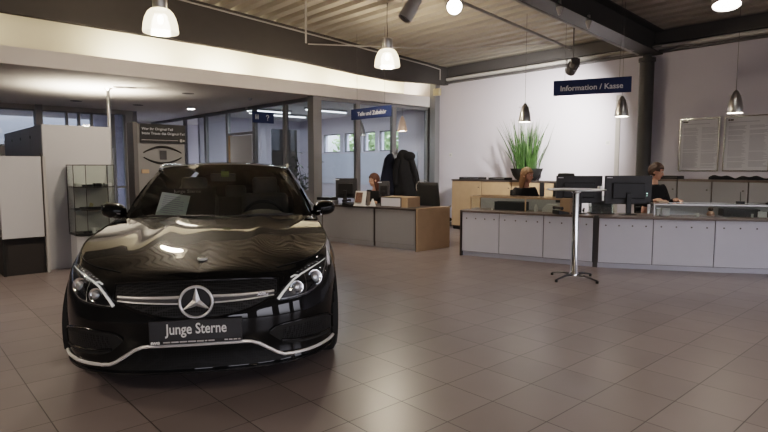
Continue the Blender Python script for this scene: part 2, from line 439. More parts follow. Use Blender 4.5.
# corner post and vertical trims beside the office
struct('trim_9', MB().box(VW-.16, VW, 9.08, 9.25, 0, 3.40), M['alu'], smooth=0)
struct('trim_10', MB().box(VW-.02, VW, 4.71, 4.79, .2, 2.66), M['pipe'], smooth=0)
struct('baseboard_right', MB().box(VW-.015, VW, -6, 9.08, 0, .09), M['steel2'], smooth=0)

# office front: two faces of glazing, mullions, panes
UO, VO = 9.35, 6.59
struct('trim_11', MB().box(VO-.09, VO+.11, UO-.03, UO+.17, 0, 2.80), M['alu'], smooth=0)
face2 = [(6.70, 7.62), (7.74, 8.68), (8.80, 9.79)]
for i, (a, b) in enumerate(face2):
    w = thing('window_%d' % (12+i), None, None); w['kind'] = 'structure'; w.rotation_euler = (0,0,RA)
    mb = MB(); x1 = face2[i+1][0] if i < 2 else 9.95
    mb.box(b, x1, UO, UO+.09, 0, 2.80); mb.box(a, b, UO, UO+.09, 2.72, 2.80); mb.box(a, b, UO, UO+.09, 0, .10)
    mb.build('window_frame', M['alu'], w, smooth=0, bevel=.004)
    MB().box(a, b, UO+.04, UO+.05, .10, 2.72).build('pane', M['glass'], w, smooth=0)
pu1 = [9.52, 10.62, 11.95, 13.30, 14.58, 15.95, 18.5]
for i in range(len(pu1)-1):
    a, b = pu1[i], pu1[i+1]
    w = thing('window_%d' % (15+i), None, None); w['kind'] = 'structure'; w.rotation_euler = (0,0,RA)
    mb = MB(); mb.box(VO, VO+.08, b-.12, b, 0, 2.80); mb.box(VO, VO+.08, a, b-.12, 2.72, 2.80); mb.box(VO, VO+.08, a, b-.12, 0, .9 if i not in (2,) else .02)
    if i == 2: mb.box(VO, VO+.08, a, b-.12, 2.16, 2.22)
    mb.build('window_frame', M['alu'], w, smooth=0, bevel=.004)
    MB().box(VO+.035, VO+.045, a, b-.12, .9 if i != 2 else 2.22, 2.72).build('pane', M['glass'], w, smooth=0)
d = thing('door_1', None, None); d['kind'] = 'structure'; d.rotation_euler = (0,0,RA)
MB().box(VO+.02, VO+.06, 12.02, 13.12, .01, 2.14).build('door_leaf', M['white'], d, smooth=0, bevel=.004)
MB().box(VO+.0, VO+.075, 13.12, 13.18, .0, 2.16).build('door_frame', M['wood'], d, smooth=0)
hb = MB(); hb.tube([(VO+.02,12.10,1.05),(VO-.03,12.10,1.05),(VO-.03,12.22,1.05)], .009, 8); hb.build('door_handle', M['brushed'], d)
# wall lining inside the office under the high windows, pale frosted panel
struct('trim_12', MB().box(VW-.03, VW, 9.8, 14.0, .9, 1.76), pr('frosted_panel', (.62,.66,.76), .6, vary=.05), smooth=0)

# greenery outside the office windows
tm = MB()
for k in range(6000):
    u = rnd.uniform(9, 17); v = VW + 2.6 + rnd.uniform(0, 1.9); z = rnd.uniform(.2, 3.6)
    c = Vector(RW(u, v, z)); a = Vector((rnd.uniform(-1,1), rnd.uniform(-1,1), rnd.uniform(-1,1))).normalized(); b_ = a.orthogonal().normalized()
    s1, s2 = rnd.uniform(.08,.18), rnd.uniform(.04,.09)
    tm.add([c-a*s1, c+b_*s2, c+a*s1, c-b_*s2], [(0,1,2,3)])
o = tm.build('hedge', M['tree'], smooth=0, merge=False, recalc=False); tag(o, 'sunlit green hedge foliage outside the high office windows', 'hedge', kind='stuff')
gr = MB().box(VW+.3, VW+9, 5, 20, -.25, -.13)
struct('ground', gr, pr('outdoor_ground', (.2,.2,.19), .9), smooth=0)
# ------------------------------------------------------------------ lamps
def lightobj(name, kind, loc, energy, col=(1,1,1), parent=None, **k):
    ld = bpy.data.lights.new(name, kind); ld.energy = energy; ld.color = col
    for a, b in k.items(): setattr(ld, a, b)
    o = bpy.data.objects.new(name, ld); COL.objects.link(o); o.location = loc
    if parent is not None: o.parent = parent
    return o
WARM = (1, .86, .70)
def dome(label, x, y, z=2.93, energy=110, down=0):
    v = x*CV[0]+y*CV[1]; top = zdeck(v) - z
    t = thing('pendant_lamp', label, 'lamp', (x,y,z), 0, 'glass dome pendants')
    s = MB(); pr_ = [(.196,0),(.199,.02),(.190,.10),(.172,.17),(.142,.23),(.110,.262),(.080,.272)]
    s.lathe(pr_, n=32); s.build('lamp_shade', M['lampglass'], t, smooth=60)
    MB().lathe([(0,.43),(.076,.43),(.084,.42),(.084,.275),(.078,.265),(0,.265)], n=24).build('lamp_cap', M['brushed'], t)
    MB().sphere((0,0,.15), (.035,.035,.055)).build('bulb', M['lampcore'], t)
    MB().tube([(0,0,.43),(.006,0,.55),(-.004,0,.68),(0,0,top)], .005, 6).build('cable', M['black'], t)
    if down:  # fill spot carried only by the added unseen pendants
        a = lightobj('lamp_light', 'SPOT', (0,0,.03), down, WARM, t, shadow_soft_size=.15); a.data.spot_size = 2.5; a.data.spot_blend = .7
    else: lightobj('lamp_light', 'POINT', (0,0,.06), energy, WARM, t, shadow_soft_size=.12)
    return t
dome('glowing glass dome pendant lamp hanging above the black car', -2.59, 6.66)
dome('glowing glass dome pendant lamp hanging in front of the desk with the coats', .05, 8.88)
# unseen copies of the lamp, added out of view to light the room
for (u, v) in ((6.6,-1.0),(2.4,-2.6),(-1.2,.8),(-1.2,4.2),(1.6,-5.0)):
    x, y, _ = RW(u, v); dome('added unseen glass dome pendant lamp lighting the showroom', x, y, down=170)

def cone(label, x, y, z):
    v = x*CV[0]+y*CV[1]
    t = thing('cone_pendant', label, 'lamp', (x,y,z), 0, 'metal cone pendants')
    MB().lathe([(.092,0),(.094,.015),(.090,.07),(.078,.15),(.055,.23),(.028,.285),(.012,.30),(0,.302)], n=28).build('lamp_shade', M['brushed'], t, smooth=60)
    MB().lathe([(0,.02),(.085,.02),(.088,.012)], n=24).build('bulb', M['lampcore'], t)
    MB().tube([(-.10,0,.235),(.10,0,.235)], .0035, 6).build('crossbar', M['brushed'], t)
    MB().tube([(0,0,.30),(0,0,min(zdeck(v),4.2)-z)], .003, 6).build('cable', M['steel2'], t)
    a = lightobj('lamp_light', 'SPOT', (0,0,.0), 13, (1,.93,.82), t, shadow_soft_size=.06); a.data.spot_size = 1.9; a.data.spot_blend = .8
cone('brushed metal cone pendant lamp hanging above the grass planter', 2.26, 9.09, 2.10)
cone('brushed metal cone pendant lamp hanging under the information sign', 3.50, 8.35, 2.12)
cone('brushed metal cone pendant lamp hanging in front of the framed notices', 4.70, 7.59, 2.10)
COPPER = pr('copper', (.62,.40,.28), .4, metal=.8, emit=(1,.6,.4), estr=.12)  # weak emission stands in for lamplight on the copper shade
def cone_in(label, x, y, z, mt):
    t = thing('cone_pendant', label, 'lamp', (x,y,z), 0, 'metal cone pendants')
    MB().lathe([(.115,0),(.115,.015),(.10,.10),(.07,.22),(.04,.31),(.015,.35),(0,.352)], n=24).build('lamp_shade', mt, t, smooth=60)
    MB().lathe([(0,.02),(.10,.02),(.11,.012)], n=24).build('bulb', M['spotface'] if mt is COPPER else M['white2'], t)
    MB().tube([(0,0,.35),(0,0,2.80-z)], .003, 6).build('cable', M['black'], t)
cone_in('dull grey cone pendant lamp inside the glazed office, left of the copper one', -.55, 13.5, 2.12, M['brushed'])
cone_in('lit copper cone pendant lamp inside the glazed office', .43, 13.3, 2.22, COPPER)

def spot(label, loc, aim, r=.065, l=.20, power=80, blend=.6, size=.9, mat=None, top=None, face=True, rail=None):
    t = thing('spotlight', label, 'spotlight', loc)
    d = (Vector(aim) - Vector(loc)).normalized()
    q = Vector((0,0,-1)).rotation_difference(d).to_matrix().to_4x4()
    def T(mb):
        mb.v = [tuple((q @ Vector(p))) for p in mb.v]; return mb
    mat = mat or M['pipe']
    h = MB(); h.lathe([(0,l*.5),(r*.75,l*.5),(r*.85,l*.42),(r*.85,l*.12),(r,l*.08),(r,-l*.5),(r*.93,-l*.5),(r*.90,-l*.40)], n=24); T(h).build('lamp_housing', mat, t)
    f = MB(); f.lathe([(0,-l*.40),(r*.90,-l*.40)], n=24); T(f).build('lamp_lens', M['spotface'] if face else M['lens'], t)
    b = MB(); tz = (top if top else loc[2]+.4) - loc[2]
    b.tube([(0,0,.0),(0,0,r*1.5),(0,0,tz)], .010, 8); b.box(-r*1.15,r*1.15,-.012,.012,r*1.25,r*1.35); b.box(-r*1.2,-r*1.1,-.012,.012,-.02,r*1.35); b.box(r*1.1,r*1.2,-.012,.012,-.02,r*1.35)
    b.build('bracket', mat, t)
    s = lightobj('lamp_light', 'SPOT', d*(l*.5+.01), power, (1,.95,.88), t, shadow_soft_size=.05)
    s.rotation_euler = Vector((0,0,-1)).rotation_difference(d).to_euler(); s.data.spot_size = size; s.data.spot_blend = blend
    return t
rr = lambda v: 3.35 + .08*(8.55-v)
# lighting track beside the second beam and its spotlights
tk = MB()
P0 = RW(5.0, 2.5, rr(2.5)); P1 = RW(5.0, 8.7, rr(8.7))
tk.tube([P0, P1], .022, 8)
trk = tk.build('lighting_track', M['pipe']); tag(trk, 'thin grey lighting track running under the roof deck left of the big beam', 'track')
sp3 = atY(573, 66, 8.75)
spot('grey cylindrical spotlight beside the information sign, aimed at the wall', sp3, RW(6.6, 9.95, 1.75), r=.084, l=.28, power=560, size=1.75, blend=1.0, top=zdeck(8.6), face=False, mat=M['steel2'])
sp1 = atY(411, 8, 5.6)
spot('grey spotlight near the top edge, left of the glaring one', sp1, (sp1[0]-.55, sp1[1]-.15, sp1[2]-.9), r=.07, l=.26, power=2, top=zdeck(4), face=False)
sp2 = atY(454, 5, 5.7)
spot('spotlight with a bright glaring face near the top of the picture', sp2, (sp2[0]*.45, .0, .2), r=.078, l=.2, power=2, top=zdeck(4.4), size=1.6)
sp4 = atY(727, -3, 6.4)
spot('spotlight with a bright face at the top edge on the right', sp4, (sp4[0]*.9, sp4[1]-.7, .0), r=.15, l=.2, power=40, top=zdeck(6), size=1.6)
# conduit on the lower flange of the beam, wind braces, rods
vz = lambda v: zdeck(v) - .40
o = MB().tube([RW(4.33, 2.0, vz(2.0)+.02), RW(4.33, 9.7, vz(9.7)+.02)], .03, 8).build('trim_13', M['pipe']); o['kind'] = 'structure'
o = MB().tube([RW(4.3, 9.3, 3.31), RW(4.05, 9.84, 3.32)], .02, 8).tube([RW(5.6, 9.83, 3.36), RW(4.0, 9.83, 3.40)], .02, 8).build('trim_14', M['pipe']); o['kind'] = 'structure'
o = MB().tube([atz(308,44,3.62), atz(440,49,3.60), atz(560,43,3.56)], .011, 6).build('trim_15', M['pipe']); o['kind'] = 'structure'
rx = atY(306, 43, 8.4)
o = MB().tube([(rx[0], rx[1], rx[2]), (rx[0], rx[1], zdeck(rx[0]*CV[0]+rx[1]*CV[1])+.02)], .014, 8).build('suspension_rod', M['pipe']); tag(o, 'thin pale rod hanging straight down from the roof deck, left of the middle dome lamp', 'rod')
o = MB().tube([RW(8.76,-6.5,zdeck(-6.5)-.06), RW(8.76,9.2,zdeck(9.2)-.08), RW(8.76,9.6,zdeck(9.6)-.10), RW(8.76,9.6,3.35)], .014, 8).build('trim_16', M['pipe']); o['kind'] = 'structure'
for (px, py, lab) in ((561,9,'left'),(590,23,'right')):
    u0 = 4.05; d = rayd(px,py); Y = u0/(d[0]*CU[0]+CU[1]); c = (d[0]*Y-.03, Y-.03, CAMH+d[2]*Y)
    t = thing('hanging_reflector', 'small pale spindle-shaped fitting on the big dark beam, the %s one of two' % ('left' if lab == 'left' else 'right'), 'fitting', c, 0, 'spindle fittings on the beam')
    MB().lathe([(0,-.09),(.014,-.085),(.030,-.04),(.044,.0),(.034,.045),(.020,.06)], n=16).build('lamp_shade', M['pipe'], t)
    MB().lathe([(.0,.06),(.022,.062),(.022,.10),(0,.105)], n=14).build('socket', M['brushed'], t)
    MB().tube([(0,0,.10),(0,0,.14),(.03,.03,.14)], .006, 6).build('bracket', M['steel2'], t)

# cove lights lying on top of the low ceiling, lighting the upper wall
for i, v in enumerate((-5.2,-2.2,.3,3.5,5.0,6.6,8.0,9.2)):
    p = RW(9.85, v, 2.92)
    t = thing('cove_light', 'uplight lying on top of the low ceiling behind its fascia', 'uplight', p, RA, 'uplights behind the fascia')
    mb = MB(); mb.box(-.45,.45,-.05,.05,0,.012); mb.box(-.45,.45,-.055,-.045,0,.06); mb.box(-.45,.45,.045,.055,0,.03); mb.build('lamp_housing', M['white'], t, smooth=0)
    MB().tube([(-.43,0,.035),(.43,0,.035)], .013, 8).build('tube', M['covetube'], t)
    a = lightobj('lamp_light', 'AREA', (0,.0,.065), 26 if v < 6 else 20, (1,.86,.64), t, shape='RECTANGLE', size=.9, size_y=.06)
    a.rotation_euler = (PI-.45, 0, 0)

# recessed lights and detectors in the low ceiling
def downlight(label, px, py, on):
    x, y, z = atz(px, py, 2.80)
    t = thing('recessed_downlight', label, 'downlight', (x,y,z), 0, 'recessed ceiling downlights')
    MB().lathe([(.085,0),(.11,-.004),(.115,0)], n=28).build('trim_ring', M['white'] if on else M['steel2'], t)
    MB().lathe([(0,-.001),(.085,-.001)], n=28).build('lamp_lens', M['spotface'] if on else M['dkgrey'], t)
    if on:
        a = lightobj('lamp_light', 'SPOT', (0,0,-.02), 25, (1,.93,.82), t, shadow_soft_size=.08); a.data.spot_size = 2.2; a.data.spot_blend = .8
downlight('lit recessed downlight in the low ceiling right of the pole', 191, 109, True)
downlight('unlit recessed downlight in the low ceiling, just right of the pole head', 120, 87, False)
downlight('unlit recessed downlight in the low ceiling, second right of the pole head', 130, 87.5, False)
downlight('unlit recessed downlight in the low ceiling between the pole and the glazed office', 188, 93.5, False)
downlight('unlit recessed downlight in the low ceiling above the far windows', 76, 101, False)
downlight('unlit recessed downlight in the low ceiling above the grey advertising totem', 138, 105, False)
x, y, z = atz(250, 98, 2.80)
t = thing('smoke_detector', 'tiny detector on the low ceiling near the blue icon sign', 'detector', (x,y,z))
MB().lathe([(0,-.05),(.03,-.045),(.045,-.02),(.05,0),(0,0)], n=18).build('detector_body', M['white'], t)

# office tube lights
for (u, v, lab) in ((11.2, 8.2, 'nearest the coats'), (13.0, 8.2, 'in the middle of the office'), (12.2, 7.2, 'nearest the blue icon sign')):
    t = thing('tube_light', 'white tube light on the office ceiling, ' + lab, 'light', RW(u,v,2.795), RA, 'tube lights inside the office')
    MB().box(-.62,.62,-.05,.05,-.05,0).build('lamp_housing', M['white'], t, smooth=0, bevel=.005)
    MB().tube([(-.6,0,-.065),(.6,0,-.065)], .016, 8).build('tube', M['tubelight'], t)
    lightobj('lamp_light', 'AREA', (0,0,-.09), 14, (.88,.94,1), t, shape='RECTANGLE', size=1.2, size_y=.1)
# floor-to-ceiling pole carrying an uplight
px_, py_ = -5.0, 10.3
t = thing('ceiling_pole', 'thin pale pole reaching the low ceiling behind the white display wall', 'pole', (px_,py_,0))
MB().lathe([(0,0),(.10,0),(.10,.012),(.03,.02),(.028,2.76),(.07,2.79),(.07,2.80)], n=20).build('pole_tube', M['brushed'], t)
ux = MB(); ux.lathe([(0,0),(.05,.01),(.08,.05),(.09,.09),(.085,.09)], (-.20,0,1.78), n=20); ux.tube([(-.02,0,1.80),(-.20,0,1.80)], .012, 8); ux.build('uplight', M['steel2'], t)
MB().lathe([(0,.08),(.083,.08)], (-.20,0,1.78), n=20).build('lamp_lens', M['spotface'], t)
a = lightobj('lamp_light', 'SPOT', (-.20,0,1.88), 420, (1,.86,.68), t, shadow_soft_size=.07); a.rotation_euler = (PI, 0, 0); a.data.spot_size = 2.5; a.data.spot_blend = 1.0

# world: dull daylight
wd = bpy.data.worlds.new('world'); scene.world = wd; wd.use_nodes = True
nt = wd.node_tree
bg = nt.nodes['Background']; tc = nt.nodes.new('ShaderNodeTexCoord'); sx = nt.nodes.new('ShaderNodeSeparateXYZ')
cr = nt.nodes.new('ShaderNodeValToRGB'); nt.links.new(tc.outputs['Generated'], sx.inputs[0]); nt.links.new(sx.outputs[2], cr.inputs[0])
cr.color_ramp.elements[0].position = .0; cr.color_ramp.elements[0].color = (.12,.12,.12,1)
cr.color_ramp.elements[1].position = .35; cr.color_ramp.elements[1].color = (.88,.88,1,1)
nt.links.new(cr.outputs[0], bg.inputs[0]); bg.inputs[1].default_value = WORLD

# ------------------------------------------------------------------ hanging signs
def hsign(name, label, cpos, rotz, w, h, y=.0, hang=None, dep=.03):
    t = thing(name, label, 'sign', cpos, rotz)
    MB().box(-w/2,w/2,-dep/2,dep/2,-h/2,h/2).build('sign_board', M['blue'], t, smooth=0, bevel=.003)
    if hang:
        for s in (-1,1):
            MB().tube([(s*w*.35,0,h/2),(s*w*.35,0,hang-cpos[2])], .0025, 6).build('cable', M['steel2'], t)
    return t
# Information / Kasse
L = atz(554,88.5,2.525); 
A = Vector((2.485,8.34,0)); B = Vector((3.435,7.90,0)); c = (A+B)/2; dv = B-A
w_ = dv.length
t = hsign('hanging_sign', 'blue hanging sign reading Information / Kasse over the long counter', (c.x,c.y,2.525), math.atan2(dv.y,dv.x), w_, .215, hang=3.7)
text_mb('Information / Kasse', .107, -.5*w_+.095, -.045, -.0165, bold=.002).build('sign_lettering', M['lettering'], t, smooth=0)
# Teile und Zubehoer
Pn = Vector((.125,10.0,0)); Pf = Pn + Vector((CU[0],CU[1],0))*1.11; c = (Pn+Pf)/2
dv = Pn-Pf
t = hsign('hanging_sign', 'blue hanging sign reading Teile und Zubeh\u00f6r in front of the glazed office', (c.x,c.y,2.37), math.atan2(dv.y,dv.x), 1.11, .20, hang=3.9)
text_mb('Teile und Zubeh\u00f6r', .105, -.36, -.036, -.0165, bold=.002).build('sign_lettering', M['lettering'], t, smooth=0)
# icon sign sticking out from the office front
t = thing('icon_sign', 'small blue sign with white pictograms on the office front', 'sign', RW(11.0, 6.38, 2.46), RA)
MB().box(-.30,.22,-.015,.015,-.12,.12).build('sign_board', M['blue'], t, smooth=0, bevel=.003)
ic = MB()
for x in (-.225,-.175): ic.box(x-.012,x+.012,-.018,-.015,-.045,.03); ic.lathe([(0,0),(.013,0)], (x,-.0175,.045), n=10, axis='y')
ic.box(-.207,-.193,-.018,-.015,-.01,.004)
ic.tube([(.03,-.017,.02),(.035,-.017,.045),(.065,-.017,.055),(.09,-.017,.035),(.085,-.017,.01),(.06,-.017,-.01),(.06,-.017,-.03)], .008, 6); ic.box(.05,.07,-.018,-.015,-.06,-.042)
ic.build('pictogram', M['lettering'], t, smooth=0)
# ------------------------------------------------------------------ long counter on the right
def xy(px, py): p = atz(px, py, 0); return Vector((p[0], p[1]))
def lineat(A, B, px):
    """point of segment A-B seen in the photo's column px (used only to space the panels along the counter)"""
    k = (px-384)/FPX; d = B-A
    # include the pitch at floor level
    best = 0; lo, hi = -.5, 3.0
    def col(t):
        q = A + d*t; f = q.y*math.cos(PITCH) + CAMH*math.sin(PITCH); return 384 + FPX*q.x/f
    for _ in range(50):
        m_ = (lo+hi)/2
        if col(m_) < px: lo = m_
        else: hi = m_
    return A + d*lo
LA, LB = Vector((1.215,8.69)), Vector((2.87,7.64))
RA_, RB_ = Vector((2.93,7.60)), Vector((4.15,7.26))
cutL = [LA, lineat(LA,LB,498.5), lineat(LA,LB,542.5), LB]
RC = RB_ + Vector((1.0,-.20)); RD = RC + Vector((1.0,-.12))
cutR = [RA_, lineat(RA_,RB_,651.5), lineat(RB_,RC,713), lineat(RB_,RC,780), RD]
def offset(pts, d):
    out = []
    for i, p in enumerate(pts):
        n = Vector((0,0))
        for (a, b) in ((i-1,i),(i,i+1)):
            if a >= 0 and b < len(pts):
                e = (pts[b]-pts[a]).normalized(); n += Vector((-e.y,e.x))
        n.normalize()
        k = 1.0
        if 0 < i < len(pts)-1:
            e = (pts[i+1]-pts[i]).normalized(); k = 1/max(.5, n.dot(Vector((-e.y,e.x))))
        out.append(p + n*d*k)
    return out
ZT = .715
def counter(cuts, labels, wlabel, left_end_dark):
    back = offset(cuts, .26); inn = offset(cuts, .02); pl = offset(cuts, .05)
    for i in range(len(cuts)-1):
        o = cuts[i]; R = lambda q: (q.x-o.x, q.y-o.y)
        t = thing('counter_unit', labels[i], 'counter unit', (o.x,o.y,0), 0, 'grey front units of the long counter')
        MB().prism([R(inn[i]),R(inn[i+1]),R(back[i+1]),R(back[i])], .07, ZT-.03).build('carcass', M['dkgrey'], t, smooth=0)
        MB().prism([R(pl[i]),R(pl[i+1]),R(back[i+1]),R(back[i])], 0, .07).build('plinth', M['front'], t, smooth=0)
        e = (cuts[i+1]-cuts[i]); l = e.length; e = e/l; g = .006
        A = cuts[i]+e*g; B = cuts[i+1]-e*g
        mb = MB(); mb.seg(R(A), R(B), -.002, .016, .078, ZT-.034)
        for k in range(4):
            q = A + (B-A)*((k+.5)/4 if l > .3 else .5)
            nx, ny = e.y, -e.x
            c = (q.x-o.x+nx*.003, q.y-o.y+ny*.003, ZT-.125)
            mb.cyl((c[0]-nx*.004,c[1]-ny*.004,c[2]), (c[0],c[1],c[2]), .011, n=10, mi=1)
        mb.build('front_panel', [M['front'], M['edge']], t, smooth=0)
    fr = offset(cuts, -.02); bk = offset(cuts, .66); o = cuts[0]
    poly = [(q.x-o.x,q.y-o.y) for q in fr] + [(q.x-o.x,q.y-o.y) for q in reversed(bk)]
    w = MB().prism(poly, ZT-.03, ZT).build('worktop', M['worktop'], smooth=0, bevel=.004); w.location = (o.x,o.y,0)
    tag(w, wlabel, 'worktop')
counter(cutL, ['grey counter unit at the left end of the long counter','grey counter unit second from the left end of the long counter','grey counter unit behind the standing table pole'], 'brown worktop of the left counter run, under the wood-framed glass case', True)
counter(cutR, ['pale grey counter unit just right of the dark gap','pale grey counter unit under the dark monitor and the left end of the glass case','pale grey counter unit under the right-hand glass case','pale grey counter unit at the right edge of the picture'], 'brown worktop of the right counter run, under the long glass case', False)
# dark end board and the dark filler between the two runs
d = (LB-LA).normalized(); n = Vector((-d.y,d.x))
t = MB().seg(tuple(-d*.022), (0,0), -.02, .64, 0, ZT).build('end_panel', M['edge'], smooth=0); t.location = (LA.x-d.x*.003,LA.y-d.y*.003,0); tag(t, 'dark end board closing the left end of the long counter', 'panel')
f = MB().seg((.006,.02), (RA_.x-LB.x-.006, RA_.y-LB.y+.02), .02, .26, 0, ZT).build('filler_panel', M['steel2'], smooth=0); f.location = (LB.x,LB.y,0); tag(f, 'dark narrow filler between the two runs of the counter', 'panel')

def frame_rot(d): return math.atan2(d.y, d.x)
# wood-framed glass case on the left run (local x along the counter, y to the back)
c0 = LA + d*.06 + n*.16
t = thing('glass_case', 'low glass case with wood-framed top on the left run of the counter', 'display case', (c0.x,c0.y,ZT), frame_rot(d))
W, D, H = 1.42, .40, .215
mb = MB()
mb.box(0,W,0,.022,H-.022,H); mb.box(0,W,D-.022,D,H-.022,H); mb.box(0,.022,.022,D-.022,H-.022,H); mb.box(W-.022,W,.022,D-.022,H-.022,H)
for x in (0,W-.02): mb.box(x,x+.02,0,.02,0,H-.022); mb.box(x,x+.02,D-.02,D,0,H-.022)
mb.box(.88,.90,0,.012,0,H-.022)
mb.build('case_frame', M['wood'], t, smooth=0, bevel=.002)
gb = MB(); gb.box(.02,W-.02,.006,.010,0,H-.022); gb.box(.022,W-.022,.022,D-.022,H-.012,H-.006); gb.build('pane', M['glass_case'], t, smooth=0)
MB().box(.02,W-.02,D-.012,D-.006,0,H-.022).build('back_panel', M['white'], t, smooth=0)
MB().box(W+.005,W+.125,-.01,D-.02,0,H+.005).build('end_block', M['wood'], t, smooth=0, bevel=.003)
def place(base, rot, x, y, z=ZT):
    v = Vector((x,y)); v.rotate(Matrix.Rotation(rot,2)); return (base.x+v.x, base.y+v.y, z)
rl = frame_rot(d)
t = thing('storage_tray', 'dark flat tray lying inside the wood-framed glass case', 'tray', place(c0,rl,.60,.22), rl)
mb = MB(); mb.box(-.24,.24,-.10,.10,0,.012); mb.box(-.24,.24,-.10,-.09,.012,.13); mb.box(-.24,.24,.09,.10,.012,.13); mb.box(-.24,-.23,-.09,.09,.012,.13); mb.box(.23,.24,-.09,.09,.012,.13); mb.build('tray_body', M['dkgrey'], t, smooth=0, bevel=.003)
mb=MB(); mb.box(-.22,.22,-.08,.08,.10,.125); mb.build('tray_lid', M['black'], t, smooth=0)
o = MB().lathe([(0,0),(.028,0),(.030,.05),(.020,.075),(.012,.10),(0,.105)], n=18).build('bottle', M['white2']); o.location = place(c0,rl,.99,.20); tag(o, 'small white bottle inside the wood-framed glass case', 'bottle')
o = MB().prism_y([(-.13,0),(.13,0),(.13,.03),(.08,.12),(-.06,.12),(-.13,.05)], -.05, .05).build('folded_carton', M['white2'], smooth=0, bevel=.003); o.location = place(c0,rl,1.24,.15); o.rotation_euler=(0,0,rl); tag(o, 'white slant-sided carton in the right end of the wood-framed glass case', 'carton')
o = MB().lathe([(0,0),(.012,0),(.012,.03),(.006,.04),(.006,.055),(0,.056)], n=12).build('figurine', M['white2']); o.location = place(c0,rl,.35,.05); tag(o, 'tiny white figure at the front of the wood-framed glass case', 'figure')

# long glass case on the right run
d2 = (RC-RB_).normalized(); n2 = Vector((-d2.y,d2.x)); r2 = frame_rot((cutR[2]-cutR[1]))
c2 = cutR[1] + Vector((-(cutR[2]-cutR[1]).normalized().y, (cutR[2]-cutR[1]).normalized().x))*.16 + (cutR[2]-cutR[1]).normalized()*.03
r2 = frame_rot(RC-cutR[1])
t = thing('glass_case', 'long low glass case with aluminium rails on the right run of the counter', 'display case', (c2.x,c2.y,ZT), r2)
W, D, H = 2.1, .40, .17
mb = MB(); mb.box(0,W,0,.018,H-.016,H); mb.box(0,W,D-.018,D,H-.016,H); mb.box(0,.018,.018,D-.018,H-.016,H); mb.box(W-.018,W,.018,D-.018,H-.016,H)
for x in (0,W-.014): mb.box(x,x+.014,0,.014,0,H-.016); mb.box(x,x+.014,D-.014,D,0,H-.016)
mb.build('case_frame', M['brushed'], t, smooth=0, bevel=.002)
gb = MB(); gb.box(.014,W-.014,.004,.008,0,H-.016); gb.box(.018,W-.018,.018,D-.018,H-.010,H-.004); gb.box(.004,.008,.014,D-.014,0,H-.016); gb.build('pane', M['glass_case'], t, smooth=0)
MB().box(.014,W-.014,D-.010,D-.004,0,H-.016).build('back_panel', M['white'], t, smooth=0)
def pl2(x,y,z=ZT): return place(c2,r2,x,y,z)
def carton(name, label, loc, rz, w, dd, h, m1, m2, cat='box', group=None):
    t = thing(name, label, cat, loc, rz, group)
    MB().box(-w/2,w/2,-dd/2,dd/2,0,h*.82).build('box_body', m1, t, smooth=0, bevel=.002)
    MB().box(-w/2-.002,w/2+.002,-dd/2-.002,dd/2+.002,h*.80,h).build('lid', m2, t, smooth=0, bevel=.002)
    return t
carton('gift_box', 'small white box at the left end inside the long glass case', pl2(.18,.16), r2+.1, .10,.06,.10, M['white2'], M['white2'])
carton('key_box', 'narrow white box beside the square white one inside the long glass case', pl2(.08,.14), r2, .035,.05,.11, M['white2'], M['silver'])
t = thing('toy_figure', 'small skin-coloured and brown figure inside the long glass case', 'figure', pl2(.76,.20), r2)
MB().lathe([(0,0),(.045,0),(.05,.03),(.035,.06),(.02,.07),(0,.07)], n=18).build('figure_body', pr('toy_peach',(.45,.26,.18),.6), t); MB().sphere((0,0,.095),(.032,.03,.03)).build('figure_head', M['hair_c'], t)
t = thing('storage_tray', 'dark flat tray lying inside the long glass case', 'tray', pl2(1.12,.25), r2)
mb = MB(); mb.box(-.22,.22,-.10,.10,0,.012); mb.box(-.22,.22,-.10,-.09,.012,.10); mb.box(-.22,.22,.09,.10,.012,.10); mb.box(-.22,-.21,-.09,.09,.012,.10); mb.box(.21,.22,-.09,.09,.012,.10); mb.build('tray_body', M['dkgrey'], t, smooth=0, bevel=.003)
MB().box(-.20,.20,-.085,.085,.08,.097).build('tray_lid', M['black'], t, smooth=0)
def card(label, loc, rz, w, h, m, tilt=.25):
    t = thing('price_card', label, 'card', loc, rz)
    mb = MB(); mb.add([(-w/2,0,0),(w/2,0,0),(w/2,h*math.sin(tilt),h*math.cos(tilt)),(-w/2,h*math.sin(tilt),h*math.cos(tilt))],[(0,1,2,3)]); mb.build('card_face', m, t, smooth=0, solid=.002)
    mb = MB(); mb.add([(-w/2,h*.6*math.sin(tilt)*2.0,0),(w/2,h*.6*math.sin(tilt)*2.0,0),(w/2,h*math.sin(tilt)+.004,h*math.cos(tilt)),(-w/2,h*math.sin(tilt)+.004,h*math.cos(tilt))],[(0,1,2,3)]); mb.build('card_stand', m, t, smooth=0, solid=.002)
card('white tilted card in the right half of the long glass case', pl2(1.35,.10), r2-.2, .10,.08, M['white2'])
card('yellowish card near the right edge inside the long glass case', pl2(1.58,.09), r2, .09,.10, pr('cream_card',(.62,.58,.40),.7))
carton('gift_box', 'tiny white box standing in the middle of the long glass case', pl2(.56,.05), r2, .025,.025,.045, M['white2'], M['white2'])
carton('gift_box', 'tiny white box standing right of the dark tray in the long glass case', pl2(1.21,.05), r2, .022,.022,.05, M['white2'], M['white2'])
carton('gift_box', 'dark flat box between the two cards in the long glass case', pl2(1.47,.20), r2, .13,.08,.075, M['black'], M['black'])
o = MB().box(-.07,.07,-.04,.04,0,.03).build('card_tray', pr('pale_wood',(.60,.45,.33),.5), smooth=0, bevel=.006); o.location = pl2(.14,.15,ZT+H+.001); o.rotation_euler=(0,0,r2); tag(o, 'small pale wooden tray on top of the left end of the long glass case', 'tray')
t = thing('pen_stand', 'black desk pen standing in a square base on the long glass case', 'pen stand', pl2(1.12,.22,ZT+H+.001), r2)
MB().box(-.045,.045,-.035,.035,0,.035).build('pen_base', M['black'], t, smooth=0, bevel=.004)
